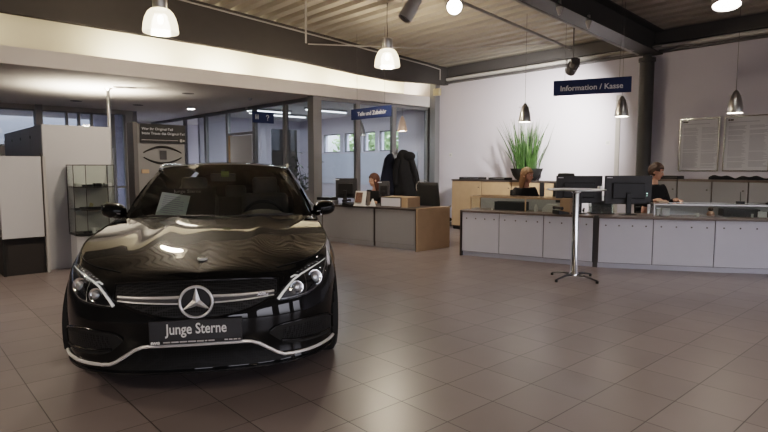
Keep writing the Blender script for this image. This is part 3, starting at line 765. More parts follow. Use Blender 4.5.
MB().tube([(0,0,.03),(0,.004,.16)], [.006,.004], 8).build('pen', M['black'], t)
o = MB().lathe([(0,0),(.12,0),(.135,.012),(.12,.02),(.0,.018)], n=20, sx=1.6).build('folded_cloth', M['fabric']); o.location = pl2(1.62,.22,ZT+H+.001); tag(o, 'flat dark folded cloth on the right end of the long glass case', 'cloth')

# ------------------------------------------------------------------ monitors
def monitor(label, loc, rz, w=.56, h=.345, lift=.07, led=True, tilt=.06, group='desktop monitors'):
    t = thing('monitor', label, 'monitor', loc, rz, group)      # back faces -y
    zc = lift + h/2
    b = MB(); b.obox((0,.0,zc), (w,.035,h)); o = b.build('screen_housing', M['dkgrey'], t, smooth=0, bevel=.008)
    b = MB(); b.obox((0,-.03,zc-.01), (w*.68,.035,h*.55)); b.build('rear_cover', M['black'], t, smooth=0, bevel=.01)
    b = MB(); b.obox((0,.019,zc+.008), (w-.03,.003,h-.045)); b.build('display', pr('display_face',(.02,.025,.03),.15), t, smooth=0)
    b = MB(); b.obox((0,-.055,lift*.5+h*.20), (.07,.03,lift+h*.40)); b.build('stand_column', M['black'], t, smooth=0, bevel=.006)
    b = MB(); b.lathe([(0,0),(.125,0),(.12,.012),(.02,.02),(0,.02)], (0,-.03,0), n=28, sx=1.0, sy=.8); b.build('stand_base', M['black'], t)
    b = MB(); b.obox((-w*.40,-.0185,zc+h*.43), (.075,.002,.014)); b.build('badge', M['lettering'], t, smooth=0)
    if led:
        b = MB(); b.obox((w*.40,-.0185,zc-h*.12),(.016,.002,.016)); b.obox((w*.40,-.0185,zc-h*.20),(.012,.002,.008)); b.build('status_light', emis('status_green',(.6,1,.85),1.0), t, smooth=0)
    return t
mrot = math.atan2(-.16, 1)
p = atY(578.5, 200, 8.05); monitor('dark monitor seen from behind, left of the pair on the long counter', (p[0],p[1],ZT), -.16, .635, .39, .15, led=False)
p = atY(627.5, 200, 7.85); monitor('dark monitor with lit status dots, right of the pair on the long counter', (p[0],p[1],ZT), -.10, .635, .40, .145)
# desk clutter between the monitors
p = atY(603, 205, 7.92)
t = thing('leaflet_holder', 'clear acrylic leaflet holder between the two dark monitors', 'holder', (p[0],p[1],ZT), -.15)
mb = MB()
for k in range(3):
    y0 = .02+.05*k; z1 = .11+.07*k
    mb.add([(-.16,y0,0),(.16,y0,0),(.16,y0+.03,z1),(-.16,y0+.03,z1)],[(0,1,2,3)])
mb.add([(-.16,0,0),(-.16,.16,0),(-.16,.2,.25),(-.16,.05,.11)],[(0,1,2,3)]); mb.add([(.16,0,0),(.16,.16,0),(.16,.2,.25),(.16,.05,.11)],[(0,1,2,3)])
mb.build('holder_shell', M['glass_case'], t, smooth=0, solid=.003, recalc=False)
mb = MB(); mb.obox((-.08,.045,.06),(.12,.01,.10),(-.3,0,0)); mb.obox((.07,.045,.05),(.12,.01,.09),(-.3,0,0)); mb.obox((0,.095,.10),(.28,.01,.16),(-.3,0,0)); mb.build('leaflets', pr('dark_leaflet',(.10,.10,.11),.4,vary=.8,scale=18), t, smooth=0)
mb = MB(); mb.box(-.16,.16,0,.17,0,.012); mb.build('holder_base', M['black'], t, smooth=0)
def phone(label, loc, rz, s=1.0):
    t = thing('desk_phone', label, 'telephone', loc, rz)
    MB().prism_y([(-.09,0),(.09,0),(.09,.025),(-.09,.06)], -.08, .08).build('phone_base', M['black'], t, smooth=0, bevel=.005)
    mb = MB(); mb.tube([(-.05,-.10,.085),(-.05,-.06,.09),(-.05,.06,.09),(-.05,.10,.085)], [.024,.018,.018,.024], 10); mb.build('handset', M['black'], t)
p = atY(560, 206, 7.98); phone('black desk phone on the counter below the left monitor of the pair', (p[0],p[1]-.05,ZT), .3)
p = atY(610, 212, 7.55)
def keyboard(label, loc, rz):
    t = thing('keyboard', label, 'keyboard', loc, rz)
    MB().box(-.21,.21,-.07,.07,0,.018).build('keyboard_base', M['black'], t, smooth=0, bevel=.004)
    mb = MB()
    for r in range(5):
        for k in range(15): mb.box(-.195+k*.026,-.195+k*.026+.021,-.058+r*.024,-.058+r*.024+.019,.018,.024)
    mb.build('keys', M['dkgrey'], t, smooth=0)

# ------------------------------------------------------------------ service desk on the left
SA, SB = Vector((.52,9.07)), Vector((-1.15,10.35))
ds = (SB-SA).normalized(); ns = Vector((ds.y,-ds.x))       # away from the viewer
if ns.y < 0: ns = -ns
rs = math.atan2(-ds.y, -ds.x)                              # local x to the viewer's right, y to the back
ZD = .70
Ls = (SB-SA).length
def desk_unit(label, x1, w, end, lab2):
    loc = SA + ds*x1                                        # right end
    t = thing('service_desk', label, 'desk', (loc.x,loc.y,0), rs, 'grey fronted service desks')
    g = .008
    MB().box(-w+g,-g,.016,.05,.02,ZD-.03).build('carcass', M['edge'], t, smooth=0)
    MB().box(-w+.02,-.02-(.0),.0,.018,.10,ZD-.035).build('front_panel', M['front_dk'], t, smooth=0, bevel=.002)
    MB().box(-w+.02,-.02,.008,.02,.015,.095).build('plinth', M['front_dk'], t, smooth=0)
    MB().box(-w,-.0,-.015,.80,ZD-.03,ZD).build('desk_top', [M['edge']], t, smooth=0, bevel=.003)
    if end:
        mb = MB(); mb.prism([(0.002,0.0),(.05,0.0),(.22,.80),(.17,.80)], 0, ZD-.001)
        MB().prism([(0.004,-.012),(.028,-.012),(.16,.80),(.004,.80)], 0, ZD+.004).build('side_panel', M['wood'], t, smooth=0, bevel=.003)
        mb = MB(); mb.cyl((.038,.10,.33),(.030,.10,.33),.017,n=14); mb.build('cable_hole', M['edge'], t)
        MB().box(0.0,.008,-.016,.0,0,ZD).build('edge_strip', M['edge'], t, smooth=0)
    else:
        MB().box(-w,-w+.025,.0,.80,0,ZD-.03).build('side_panel', M['edge'], t, smooth=0)
    return t
desk_unit('grey fronted service desk with a wooden end panel', 0, .868, True, '')
desk_unit('grey fronted service desk half hidden by the car mirror, under the black monitor', .872, Ls-.872, False, '')
def dl(s, b, z=ZD): q = SA + ds*s + ns*b; return (q.x,q.y,z)
# riser box
t = thing('counter_riser', 'wooden box with a grey front panel standing on the service desk', 'riser', dl(.17,.0), rs)
MB().box(-.66,-.10,.14,.52,0,.17).build('box_body', M['wood'], t, smooth=0, bevel=.003)
MB().box(-.645,-.235,.128,.139,.012,.155).build('front_panel', M['front'], t, smooth=0)
mb = MB(); mb.box(-.66,-.22,.126,.139,.155,.170); mb.box(-.66,-.22,.126,.139,0,.012); mb.box(-.66,-.645,.126,.139,.012,.155); mb.box(-.235,-.22,.126,.139,.012,.155); mb.build('edge_strip', M['edge'], t, smooth=0)
p = atY(346.5, 200, 10.10); monitor('black monitor seen from behind on the left service desk', (p[0],p[1],ZD), rs+.25, .43, .36, .12, led=False)
p = atY(383, 200, 10.35); monitor('small black monitor seen from behind right of the seated woman at the service desk', (p[0]+.02,p[1],ZD), rs+.4, .20, .30, .12, led=False)
# brochure stand
p = atY(360, 206, 9.75)
t = thing('brochure_stand', 'white brochure stand with glossy leaflets on the service desk', 'brochure stand', (p[0],p[1],ZD), rs+.1)
mb = MB(); mb.obox((-.01,.03,.13),(.23,.012,.27),(-.25,0,0)); mb.build('stand_board', M['white2'], t, smooth=0, bevel=.002)
mb = MB(); mb.obox((-.03,.012,.15),(.14,.006,.18),(-.25,0,0)); mb.build('leaflet', pr('leaflet_print',(.14,.08,.06),.3,vary=.7,scale=25), t, smooth=0)
mb = MB(); mb.obox((.115,.09,.13),(.012,.16,.25),(-.1,0,.25)); mb.build('side_pocket', pr('leaflet_print2',(.16,.14,.13),.3,vary=.6,scale=20), t, smooth=0)
MB().box(-.13,.13,-.02,.17,0,.012).build('stand_base', M['white2'], t, smooth=0)
o = MB(); o.prism_y([(-.05,0),(.05,0),(0,.13)], -.03, .03); o = o.build('table_card', M['white2'], smooth=0); p = atY(371,205,9.75); o.location = (p[0]+.03,p[1]-.02,ZD); o.rotation_euler=(0,0,rs+.3); tag(o, 'small white folded table card right of the brochure stand', 'card')
p = atY(328, 204, 10.25)
t = thing('printer', 'flat black printer at the left end of the service desk', 'printer', (p[0]-.02,p[1]+.05,ZD), rs+.1)
MB().box(-.16,.16,-.12,.14,0,.075).build('printer_body', M['front_dk'], t, smooth=0, bevel=.006)
MB().box(-.155,.155,-.115,.13,.077,.13).build('printer_lid', M['black'], t, smooth=0, bevel=.008)
p = atY(352, 206, 9.9); phone('black desk phone beside the monitor on the left service desk', (p[0]-.06,p[1]+.02,ZD), rs)

# ------------------------------------------------------------------ chairs
def office_chair(label, loc, rz, back_w=.44, back_h=.50, seat=.46, top=None, headrest=False):
    t = thing('office_chair', label, 'chair', loc, rz, 'black swivel chairs')   # sitter faces -y
    for k in range(5):
        a = 2*PI*k/5 + .3
        b = MB(); b.tube([(0,0,.09),(.28*math.cos(a),.28*math.sin(a),.06)], [.022,.014], 8); lg = b.build('leg', M['black'], t)
        b = MB(); b.lathe([(0,-.012),(.025,-.012),(.027,0),(.025,.012),(0,.012)], (.28*math.cos(a),.28*math.sin(a),.027), n=14, axis='x'); b.build('castor', M['black'], lg)
    MB().cyl((0,0,.07),(0,0,seat-.06),.025,n=14).build('gas_column', M['dkgrey'], t)
    b = MB(); b.obox((0,0,seat-.03),(.48,.46,.07)); b.build('seat', M['fabric'], t, bevel=.03, seg=3)
    rows = []
    for i in range(9):
        f = i/8; z = seat+.12+back_h*f; w = back_w*(1-.12*f*f)/2
        rows.append([(w*g, .22+.05*f+.035*g*g*(-1)+.0, z) for g in [-1+.25*k for k in range(9)]])
    bb = MB(); bb.grid(rows); bb.build('backrest', M['black_m'], t, solid=.035, bevel=0)
    MB().tube([(0,.12,seat-.05),(0,.27,seat),(0,.27,seat+.2)], .02, 8).build('back_bar', M['black'], t)
    for s in (-1,1):
        b = MB(); b.tube([(s*.24,.05,seat-.04),(s*.27,.03,seat+.05),(s*.27,.02,seat+.2),(s*.27,-.12,seat+.22)], .014, 8); b.build('armrest', M['black'], t)
    if headrest:
        b = MB(); b.obox((0,.27,seat+.12+back_h+.09),(.26,.05,.14)); b.build('headrest', M['black_m'], t, bevel=.025, seg=3)
    return t
q = SA + ds*(-.02) + ns*1.02
p = atY(435, 195, 9.75)
office_chair('black high-backed swivel chair behind the wooden end of the service desk', (p[0]+.01,p[1]+.24,0), rs+PI+.0, .47, .52, .47)
p = atY(567, 190, 8.75)
office_chair('black swivel chair with headrest showing above the left monitor of the pair', (p[0],p[1]+.05,0), -.3, .42, .48, .52, headrest=True)

# ------------------------------------------------------------------ cupboards along the right wall
def cupboard(name, label, v0, v1, u0, u1, h, front, edge, group, knob=True, hinge=True):
    loc = RW(u1, v0, 0)
    t = thing(name, label, 'cupboard', loc, RA-PI/2, group)     # local x runs toward the viewer along the wall (u falling), y to the wall
    w = u1-u0; dd = v1-v0
    MB().box(0.002,w-.002,.02,dd,.08,h-.03).build('carcass', edge, t, smooth=0)
    MB().box(0.01,w-.01,.05,dd-.02,0,.08).build('plinth', M['black'], t, smooth=0)
    dr = MB().box(.008,w-.008,0,.019,.09,h-.035).build('door', front, t, smooth=0, bevel=.0015)
    if knob:
        MB().cyl((w-.06,-.022,h-.16),(w-.06,0,h-.16),.010,n=12).build('knob', M['edge'], dr)
    MB().box(-.0,w+.0,-.012,dd,h-.03,h).build('top_board', edge, t, smooth=0, bevel=.002)
    return t
ul = [8.29, 7.47, 6.70, 6.05, 5.95, 5.45]
labs = ['beech cupboard at the left end of the wall row, next to the office corner','beech cupboard second from the left end of the wall row','beech cupboard under the grass planter','narrow dark cupboard slot behind the blond woman','beech cupboard just left of the dark monitors']
for i in range(5):
    cupboard('wall_cupboard', labs[i], 9.50, 9.90, ul[i+1]+.003, ul[i], 1.11, M['black'] if i == 3 else M['wood'], M['edge'], 'wooden cupboards along the wall', knob=(i != 3))
gl = [4.00, 3.53, 3.03, 2.54, 2.02, 1.5]
glabs = ['grey wall cupboard behind the person at the long counter','grey wall cupboard under the left framed notice','grey wall cupboard behind the black pen stand','grey wall cupboard under the right framed notice','grey wall cupboard at the right edge of the picture']
for i in range(5):
    cupboard('grey_cupboard', glabs[i], 9.50, 9.90, gl[i+1]+.003, gl[i], 1.185, M['front_dk'], M['worktop'], 'grey cupboards along the wall')
def wallpt(u, v, z): return RW(u, v, z)
def binder_tray(label, u, z, w, m=None):
    t = thing('letter_tray', label, 'tray', RW(u, 9.68, z), RA-PI/2, 'flat black trays on the cupboards')
    mb = MB(); mb.box(-w/2,w/2,-.12,.14,0,.008); mb.box(-w/2,w/2,.13,.14,.008,.05); mb.box(-w/2,-w/2+.01,-.12,.13,.008,.05); mb.box(w/2-.01,w/2,-.12,.13,.008,.05); mb.box(-w/2,w/2,-.12,-.11,.008,.03); mb.build('tray_body', M['black'], t, smooth=0, bevel=.003)
    MB().box(-w/2+.02,w/2-.02,-.10,.12,.009,.028).build('papers', M['paper'], t, smooth=0)
binder_tray('flat black tray with papers on the leftmost beech cupboard', 7.85, 1.111, .55)
binder_tray('flat black tray with papers on the beech cupboards left of the planter', 7.12, 1.111, .42)
binder_tray('flat black tray with papers on the grey cupboard beside the standing man', 3.72, 1.186, .34)
# planter with tall grass
pc = RW(6.42, 9.60, 1.111)
t = thing('grass_planter', 'black bowl planter with tall green grass on the beech cupboards', 'plant', pc, RA)
MB().lathe([(0,0),(.17,0),(.21,.03),(.27,.11),(.310,.22),(.318,.24),(.30,.24),(.27,.20),(0,.20)], n=36).build('bowl', M['black_m'], t)
MB().lathe([(0,.205),(.275,.205)], n=24).build('soil', pr('soil',(.03,.02,.015),.95), t)
gm = MB()
for k in range(190):
    a = rnd.uniform(0,2*PI); r0 = .24*math.sqrt(rnd.random()); bx, by = r0*math.cos(a), r0*math.sin(a)
    L_ = rnd.uniform(.40,1.06); lean = rnd.uniform(.05,.62)*(r0/.24+.15); la = a + rnd.uniform(-.5,.5)
    wv = rnd.uniform(.006,.012); side = Vector((-math.sin(la+rnd.uniform(-1,1)), math.cos(la), 0)).normalized()
    rows = []
    for i in range(7):
        f = i/6; c = Vector((bx+math.cos(la)*lean*L_*(f**1.4), by+math.sin(la)*lean*L_*(f**1.4), .2+L_*f*(1-.10*lean*f)))
        c.x = min(c.x, .30)
        w = wv*(1-f**2)*(.7+.6*min(1,f*3)) + .0008
        rows.append([c-side*w, c+side*w])
    gm.grid(rows)
gm.build('grass', M['leaf'], t, smooth=180, merge=False, recalc=False)
# framed notices
for i, (u0, u1, lab) in enumerate(((3.09,3.69,'left of the two on the grey wall'),(2.40,3.03,'right of the two on the grey wall'))):
    t = thing('framed_notice', 'aluminium framed printed notice, ' + lab, 'notice', RW(u1, VW-.004, 1.31), RA-PI/2, 'framed notices on the wall')
    w = u1-u0; h = .86
    mb = MB(); mb.box(0,w,-.02,0,0,.018); mb.box(0,w,-.02,0,h-.018,h); mb.box(0,.018,-.02,0,.018,h-.018); mb.box(w-.018,w,-.02,0,.018,h-.018); mb.build('frame', M['silver'], t, smooth=0, bevel=.002)
    MB().box(.018,w-.018,-.008,-.002,.018,h-.018).build('sheet', M['paper'], t, smooth=0)
    mb = MB()
    for cx_ in (0,1):
        x0 = .06 + cx_*(w*.46); z = h-.16
        while z > .06:
            if rnd.random() > .12: mb.box(x0, x0+(w*.40)*rnd.uniform(.75,1), -.0095,-.0082, z, z+.006)
            z -= .0145
    mb.box(.06,w*.75,-.0095,-.0082,h-.098,h-.090)
    mb.build('print', M['ink'], t, smooth=0)
    mb = MB(); mb.box(.05,.075,-.0095,-.0082,h-.07,h-.048); mb.box(.08,.125,-.0095,-.0082,h-.07,h-.048); mb.build('heading', M['edge'], t, smooth=0)
# black scarf on the grey cupboards
rows = []
for i in range(30):
    f = i/29; x = f*.95
    hgt = .03+.035*abs(math.sin(f*7.0+.6))*(1-.4*f)+.012*math.sin(f*31)
    rows.append([(x,-.10+.02*math.sin(f*9),0.0),(x,-.095+.02*math.sin(f*9),hgt*.7),(x,-.03,hgt),(x,.04,hgt*.85),(x,.10+.02*math.cos(f*8),hgt*.4),(x,.11,0)])
o = MB().grid(rows).build('dark_scarf', M['fabric'], smooth=180); o.location = RW(3.10, 9.66, 1.187); o.rotation_euler=(0,0,RA-PI/2); tag(o, 'crumpled black scarf lying along the grey cupboards under the notices', 'scarf')
t = thing('black_cap', 'round black cap on the grey cupboards at the right edge', 'cap', RW(1.97, 9.66, 1.187), RA)
MB().lathe([(.10,0),(.105,.04),(.09,.085),(.05,.11),(0,.115)], n=24).build('crown', M['fabric'], t, smooth=60)
MB().lathe([(.09,.012),(.16,.004)], n=20, a0=-2.2, a1=-.9).build('peak', M['fabric'], t, solid=.006)
# switches on the wall
for (u, z, lab) in ((8.72,1.66,'beside the office corner'),(4.93,1.82,'right of the grass planter')):
    t = thing('light_switch', 'small white wall switch ' + lab, 'switch', RW(u, VW-.001, z), RA-PI/2)
    MB().box(-.04,.04,-.010,0,-.04,.04).build('switch_plate', M['white2'], t, smooth=0, bevel=.003)
    MB().box(-.026,.026,-.015,-.010,-.026,.026).build('rocker', M['white'], t, smooth=0, bevel=.002)
t = thing('junction_box', 'yellowish junction box on the wall by the office corner under the pipe', 'junction box', RW(8.98, VW-.161, 3.12), RA-PI/2)
MB().box(-.09,.09,-.09,0,-.09,.07).build('box_body', pr('ivory_plastic',(.50,.42,.28),.5), t, smooth=0, bevel=.006)
MB().box(-.08,.08,-.098,-.09,-.08,.06).build('lid', pr('ivory_plastic2',(.46,.39,.26),.5), t, smooth=0, bevel=.003)

# ------------------------------------------------------------------ standing table
t = thing('standing_table', 'round chrome standing table in front of the long counter', 'table', (2.345,6.83,0), .25)
MB().lathe([(0,1.098),(.340,1.098),(.345,1.102),(.345,1.110),(.340,1.113),(0,1.113)], n=48).build('table_top', M['brushed'], t)
mb = MB(); mb.lathe([(.06,1.098),(.06,1.075),(.040,1.06),(.040,.10),(.06,.07),(.06,.045),(0,.04)], n=24); mb.build('pole', M['chrome'], t)
for k in range(4):
    a = k*PI/2 + .35
    b = MB(); pts = [(.04*math.cos(a),.04*math.sin(a),.06),(.15*math.cos(a),.15*math.sin(a),.062),(.33*math.cos(a),.33*math.sin(a),.030)]
    b.tube(pts, [.018,.014,.010], 8); lg = b.build('leg', M['dkgrey'], t)
    MB().cyl((.33*math.cos(a),.33*math.sin(a),0),(.33*math.cos(a),.33*math.sin(a),.03),.017,n=12).build('foot', M['black'], lg)
mb = MB(); mb.obox((.33,.0,1.12),(.04,.05,.05)); mb.build('clamp', M['brushed'], t, smooth=0, bevel=.004)

# ------------------------------------------------------------------ coat stand and coats
cs = Vector((.28, 11.85))
t = thing('coat_stand', 'slim metal coat stand behind the service desk', 'coat stand', (cs.x,cs.y,0))
MB().lathe([(0,0),(.20,0),(.20,.015),(.03,.03),(.018,.05),(.016,1.72),(.03,1.74),(0,1.78)], n=24).build('stand_pole', M['brushed'], t)
for k in range(6):
    a = k*PI/3; MB().tube([(0,0,1.66),(.07*math.cos(a),.07*math.sin(a),1.64),(.11*math.cos(a),.11*math.sin(a),1.69)], .008, 8).build('hook', M['brushed'], t)
def coat(name, label, c, prof, m, rz=0, hood=False, fold=.10):
    t = thing(name, label, 'coat', (c[0],c[1],0), rz, None)
    n = 40; rows = []
    for (z, xl, xr, dy) in prof:
        cxx = (xl+xr)/2; w = (xr-xl)/2; row = []
        for k in range(n+1):
            a = 2*PI*k/n; q = 1 + fold*math.sin(a*7+z*1.3)*min(1, (1.75-z)) + .05*math.sin(a*3+z*5)
            row.append((cxx+w*math.cos(a)*q, dy*math.sin(a)*q, z))
        rows.append(row)
    b = MB(); b.grid(rows); b.build('coat_body', m, t, smooth=180)
    return t
coat('navy_coat', 'dark navy coat hanging on the left of the coat stand', (cs.x-.14, cs.y-.10), [(1.66,-.03,.03,.03),(1.63,-.08,.05,.06),(1.55,-.14,.07,.09),(1.40,-.17,.09,.11),(1.15,-.21,.10,.12),(.95,-.23,.12,.12),(.80,-.22,.13,.12),(.795,-.05,.0,.03)], M['navy'])
tc_ = coat('hooded_coat', 'long black hooded coat hanging on the right of the coat stand', (cs.x+.10, cs.y-.16), [(1.74,-.01,.03,.03),(1.72,-.06,.10,.09),(1.62,-.12,.17,.13),(1.50,-.15,.20,.14),(1.30,-.17,.23,.15),(1.05,-.17,.31,.15),(.85,-.17,.38,.15),(.72,-.18,.40,.14),(.715,.0,.1,.03)], M['fabric'])
hb = MB(); hb.sphere((.13,-.07,1.60),(.14,.11,.10),20,12); hb.build('hood', M['fabric'], tc_)
sl = MB(); sl.tube([(-.10,-.12,1.55),(-.15,-.14,1.3),(-.14,-.15,1.02)], [.06,.055,.05], 12); sl.build('sleeve', M['fabric'], tc_)
sl = MB(); sl.tube([(.19,-.10,1.52),(.27,-.13,1.25),(.33,-.15,.98)], [.06,.055,.05], 12); sl.build('sleeve', M['fabric'], tc_)

# pale ring-shaped desk fan
p = atY(423, 187, 10.35)
t = thing('pedestal_fan', 'pale round pedestal fan between the coats and the black chair', 'fan', (p[0],p[1],0), .2)
fz = p[2]+.0
for k in range(1):
    rg = MB()
    for r in (.13,.09,.05): rg.lathe([(r-.004,-.01),(r+.004,-.01),(r+.004,.01),(r-.004,.01),(r-.004,-.01)], (0,0,fz), n=36, axis='y')
    for a in range(16): rg.tube([(.02*math.cos(a*PI/8),-.03,fz+.02*math.sin(a*PI/8)),(.13*math.cos(a*PI/8),0,fz+.13*math.sin(a*PI/8))], .002, 5)
    rg.build('fan_guard', M['pipe'], t)
fb = MB()
for k in range(4):
    a = k*PI/2+.3; fb.add([(.02*math.cos(a),.01,fz+.02*math.sin(a)),(.10*math.cos(a-.3),.0,fz+.10*math.sin(a-.3)),(.11*math.cos(a+.3),.03,fz+.11*math.sin(a+.3))],[(0,1,2)])
fb.build('fan_blades', M['pipe'], t, smooth=0, solid=.003)
MB().sphere((0,.06,fz),(.05,.07,.05)).build('motor', M['white2'], t)
MB().lathe([(0,0),(.17,0),(.17,.015),(.03,.03),(.016,.05),(.016,fz-.05),(0,fz-.04)], (0,.07,0), n=24).build('stand', M['white2'], t)
SIDEB = pr('side_board_shaded', (.185,.18,.178), .5, vary=.03)  # grey puts the shade on this side of the white stand into the colour
# ------------------------------------------------------------------ display wall at the left
t = thing('display_wall', 'tall white display wall with a side greyed for shade at the left of the car', 'display wall', RW(8.54, 1.63), RA)   # local x = v, y = u
MB().box(0,.84,0,.06,0,1.94).build('front_board', M['white'], t, smooth=0, bevel=.003)
for i in range(4):
    mb = MB(); y0 = .062+i*.72; mb.box(0,.05,y0,y0+.712,0,1.94); sp = mb.build('side_board', SIDEB, t, smooth=0, bevel=.003)
    MB().box(-.008,.0,y0+.69,y0+.712,1.78,1.82).build('clip', M['black'], sp, smooth=0)
t = thing('display_board', 'pale upright board hung clear of the floor at the left edge', 'board', RW(8.32, 1.10), RA)
MB().box(0,.46,0,.035,.48,1.515).build('board_panel', M['white'], t, smooth=0, bevel=.004)
mb = MB(); mb.box(.462,.475,-.003,.06,.48,1.56); mb.box(.462,.475,.06,.10,.48,.60); mb.build('edge_rail', M['edge'], t, smooth=0)
MB().box(.478,.515,.0,.10,0,1.52).build('post', M['pipe'], t, smooth=0, bevel=.004)
MB().box(.0,.47,.06,.45,0,.465).build('plinth', pr('dark_brown_plinth',(.028,.024,.022),.6), t, smooth=0)
MB().box(.0,.03,.037,.06,0,.60).build('support', M['black_m'], t, smooth=0)
# glass showcase
g0 = atz(78, 262, 0)
gb_ = Vector(RW(8.06, 1.945)[:2])
t = thing('glass_showcase', 'glass showcase with dark shelves against the white display wall', 'showcase', (gb_.x,gb_.y,0), RA)
pl_ = [(-.05,.05),(-.05+.0,.05),(.10,-.08)]
poly = [(-.06,.44),(-.06,.10),(.06,-.02),(.33,-.02),(.45,.10),(.45,.44)]
ins = lambda d: [(-.06+d,.44-d),(-.06+d,.10+d*.4),(.06+d*.4,-.02+d),(.33-d*.4,-.02+d),(.45-d,.10+d*.4),(.45-d,.44-d)]
MB().prism(ins(.012), 0, .47).build('pedestal', M['white'], t, smooth=0, bevel=.003)
MB().prism(poly, .472, .50).build('base_board', M['black'], t, smooth=0)
MB().prism(poly, 1.40, 1.412).build('top_board', M['glass_case'], t, smooth=0)
for i in range(6):
    (ax,ay),(bx,by) = poly[i], poly[(i+1)%6]; MB().tube([(ax,ay,1.406),(bx,by,1.406)], .005, 6).build('top_rail', M['edge'], t)
gl_ = MB()
for i in range(5):
    (ax,ay),(bx,by) = poly[i], poly[i+1]
    if i == 0 or i == 4 or True:
        gl_.seg((ax,ay),(bx,by), .004, .009, .50, 1.40)
gl_.build('pane', M['glass_case'], t, smooth=0)
for i in range(6):
    x_, y_ = poly[i]; MB().cyl((x_*.985+.003,y_+.005,.50),(x_*.985+.003,y_+.005,1.40),.0045,n=8).build('corner_post', M['edge'], t)
MB().box(-.05,.44,.425,.435,.50,1.40).build('back_panel', M['white2'], t, smooth=0)
shelves = [.82, 1.12]
for z in shelves: MB().prism(ins(.015), z-.012, z).build('shelf', M['edge'], t, smooth=0)
def acc(kind, label, x, y, z, m):
    v = Vector((x*.83-.01,y+.02)); v.rotate(Matrix.Rotation(RA,2)); loc = (gb_.x+v.x, gb_.y+v.y, z)
    if kind == 'box':
        carton('accessory_box', label, loc, RA+.1, .09, .06, .045, m, m, 'box', 'small goods in the glass showcase')
    elif kind == 'flat':
        carton('accessory_box', label, loc, RA-.1, .13, .08, .03, m, m, 'box', 'small goods in the glass showcase')
    elif kind == 'cup':
        t = thing('mug', label, 'mug', loc, RA, 'small goods in the glass showcase'); MB().lathe([(0,0),(.025,0),(.028,.07),(.025,.07),(.022,.008),(0,.008)], n=18).build('mug_body', m, t); MB().tube([(.026,0,.055),(.045,0,.05),(.045,0,.025),(.026,0,.018)], .004, 6).build('mug_handle', m, t)
    else:
        t = thing('pendant_tag', label, 'tag', loc, RA, 'small goods in the glass showcase'); mb = MB(); mb.obox((0,0,.04),(.045,.004,.07),(-.3,.4,0)); mb.build('tag_face', m, t, smooth=0); MB().box(-.02,.02,.0,.03,0,.006).build('tag_stand', m, t, smooth=0)
YEL = pr('pale_yellow', (.62,.56,.36), .6)
items = [('flat','black flat box at the left of the top shelf in the glass showcase',.14,.06,1.121,M['black']),('box','white small box on the top shelf, leftmost in the glass showcase',.03,.14,1.121,M['white2']),
 ('box','black small box in the middle of the top shelf of the glass showcase',.28,.05,1.121,M['black']),('flat','silvery flat box right of centre on the top shelf of the glass showcase',.37,.12,1.121,M['silver']),('box','white small box at the right end of the top shelf of the glass showcase',.46,.14,1.121,M['white2']),
 ('flat','black flat box at the left of the middle shelf in the glass showcase',.10,.08,.821,M['black']),('flat','black flat box in the centre of the middle shelf in the glass showcase',.25,.04,.821,M['black']),('box','black small box at the right of the middle shelf in the glass showcase',.40,.10,.821,M['black']),
 ('tag','yellow tag standing in the centre of the middle shelf of the glass showcase',.22,.20,.821,YEL),('tag','yellow tag standing at the right of the middle shelf of the glass showcase',.47,.20,.821,YEL),
 ('flat','black flat box at the left of the bottom of the glass showcase',.12,.06,.501,M['black']),('cup','white mug at the left of the bottom of the glass showcase',.19,.03,.501,M['white2']),('flat','black flat box at the centre of the bottom of the glass showcase',.30,.08,.501,M['black']),('cup','white mug at the right of the bottom of the glass showcase',.41,.06,.501,M['white2']),('box','white small box beside the right mug at the bottom of the glass showcase',.35,.16,.501,M['white2'])]
for it in items: acc(*it)

# advertising totem
t = thing('advertising_totem', 'grey advertising totem with black header and eye drawing behind the car', 'totem', RW(9.30, 3.03), RA)
MB().prism([(0,0),(.07,0),(.07,.30),(0,.30)],0,2.09).build('side_post', M['steel2'], t, smooth=0, bevel=.006)
MB().box(.071,.84,.03,.10,0,2.07).build('face_panel', pr('totem_grey',(.24,.235,.235),.5,vary=.04), t, smooth=0, bevel=.003)
MB().box(.11,.845,.0,.029,1.77,2.075).build('header_board', M['black'], t, smooth=0, bevel=.002)
text_mb('Wer Ihr Original-Teil', .058, .135, 1.975, -.002).build('header_lettering', M['lettering'], t, smooth=0)
text_mb('beste Treue: das Original-Teil', .058, .135, 1.905, -.002).build('header_lettering', M['lettering'], t, smooth=0)
mb = MB(); mb.box(.13,.72,-.002,-.0005,1.812,1.820); mb.build('header_rule', M['pipe'], t, smooth=0)
mb = MB(); mb.box(.75,.79,-.002,-.0005,1.79,1.84); mb.box(.80,.83,-.002,-.0005,1.80,1.83); mb.build('header_mark', M['pipe'], t, smooth=0)
ey = MB()
for s in (1,-1):
    pts = []
    for k in range(25):
        f = k/24; pts.append((.16+.62*f, .026, 1.575 + s*.100*math.sin(PI*f)**.9 + s*.036))
    ey.tube(pts, [.009+.011*math.sin(PI*k/24) for k in range(25)], 8)
ey.build('eye_outline', M['black_m'], t)
mb = MB(); mb.box(.42,.53,.022,.029,1.50,1.65); mb.build('pupil_square', M['dkgrey'], t, smooth=0)
mb = MB(); mb.box(.12,.23,.0,.029,1.28,1.34); mb.build('leaflet', pr('card_orange',(.50,.34,.22),.6), t, smooth=0)
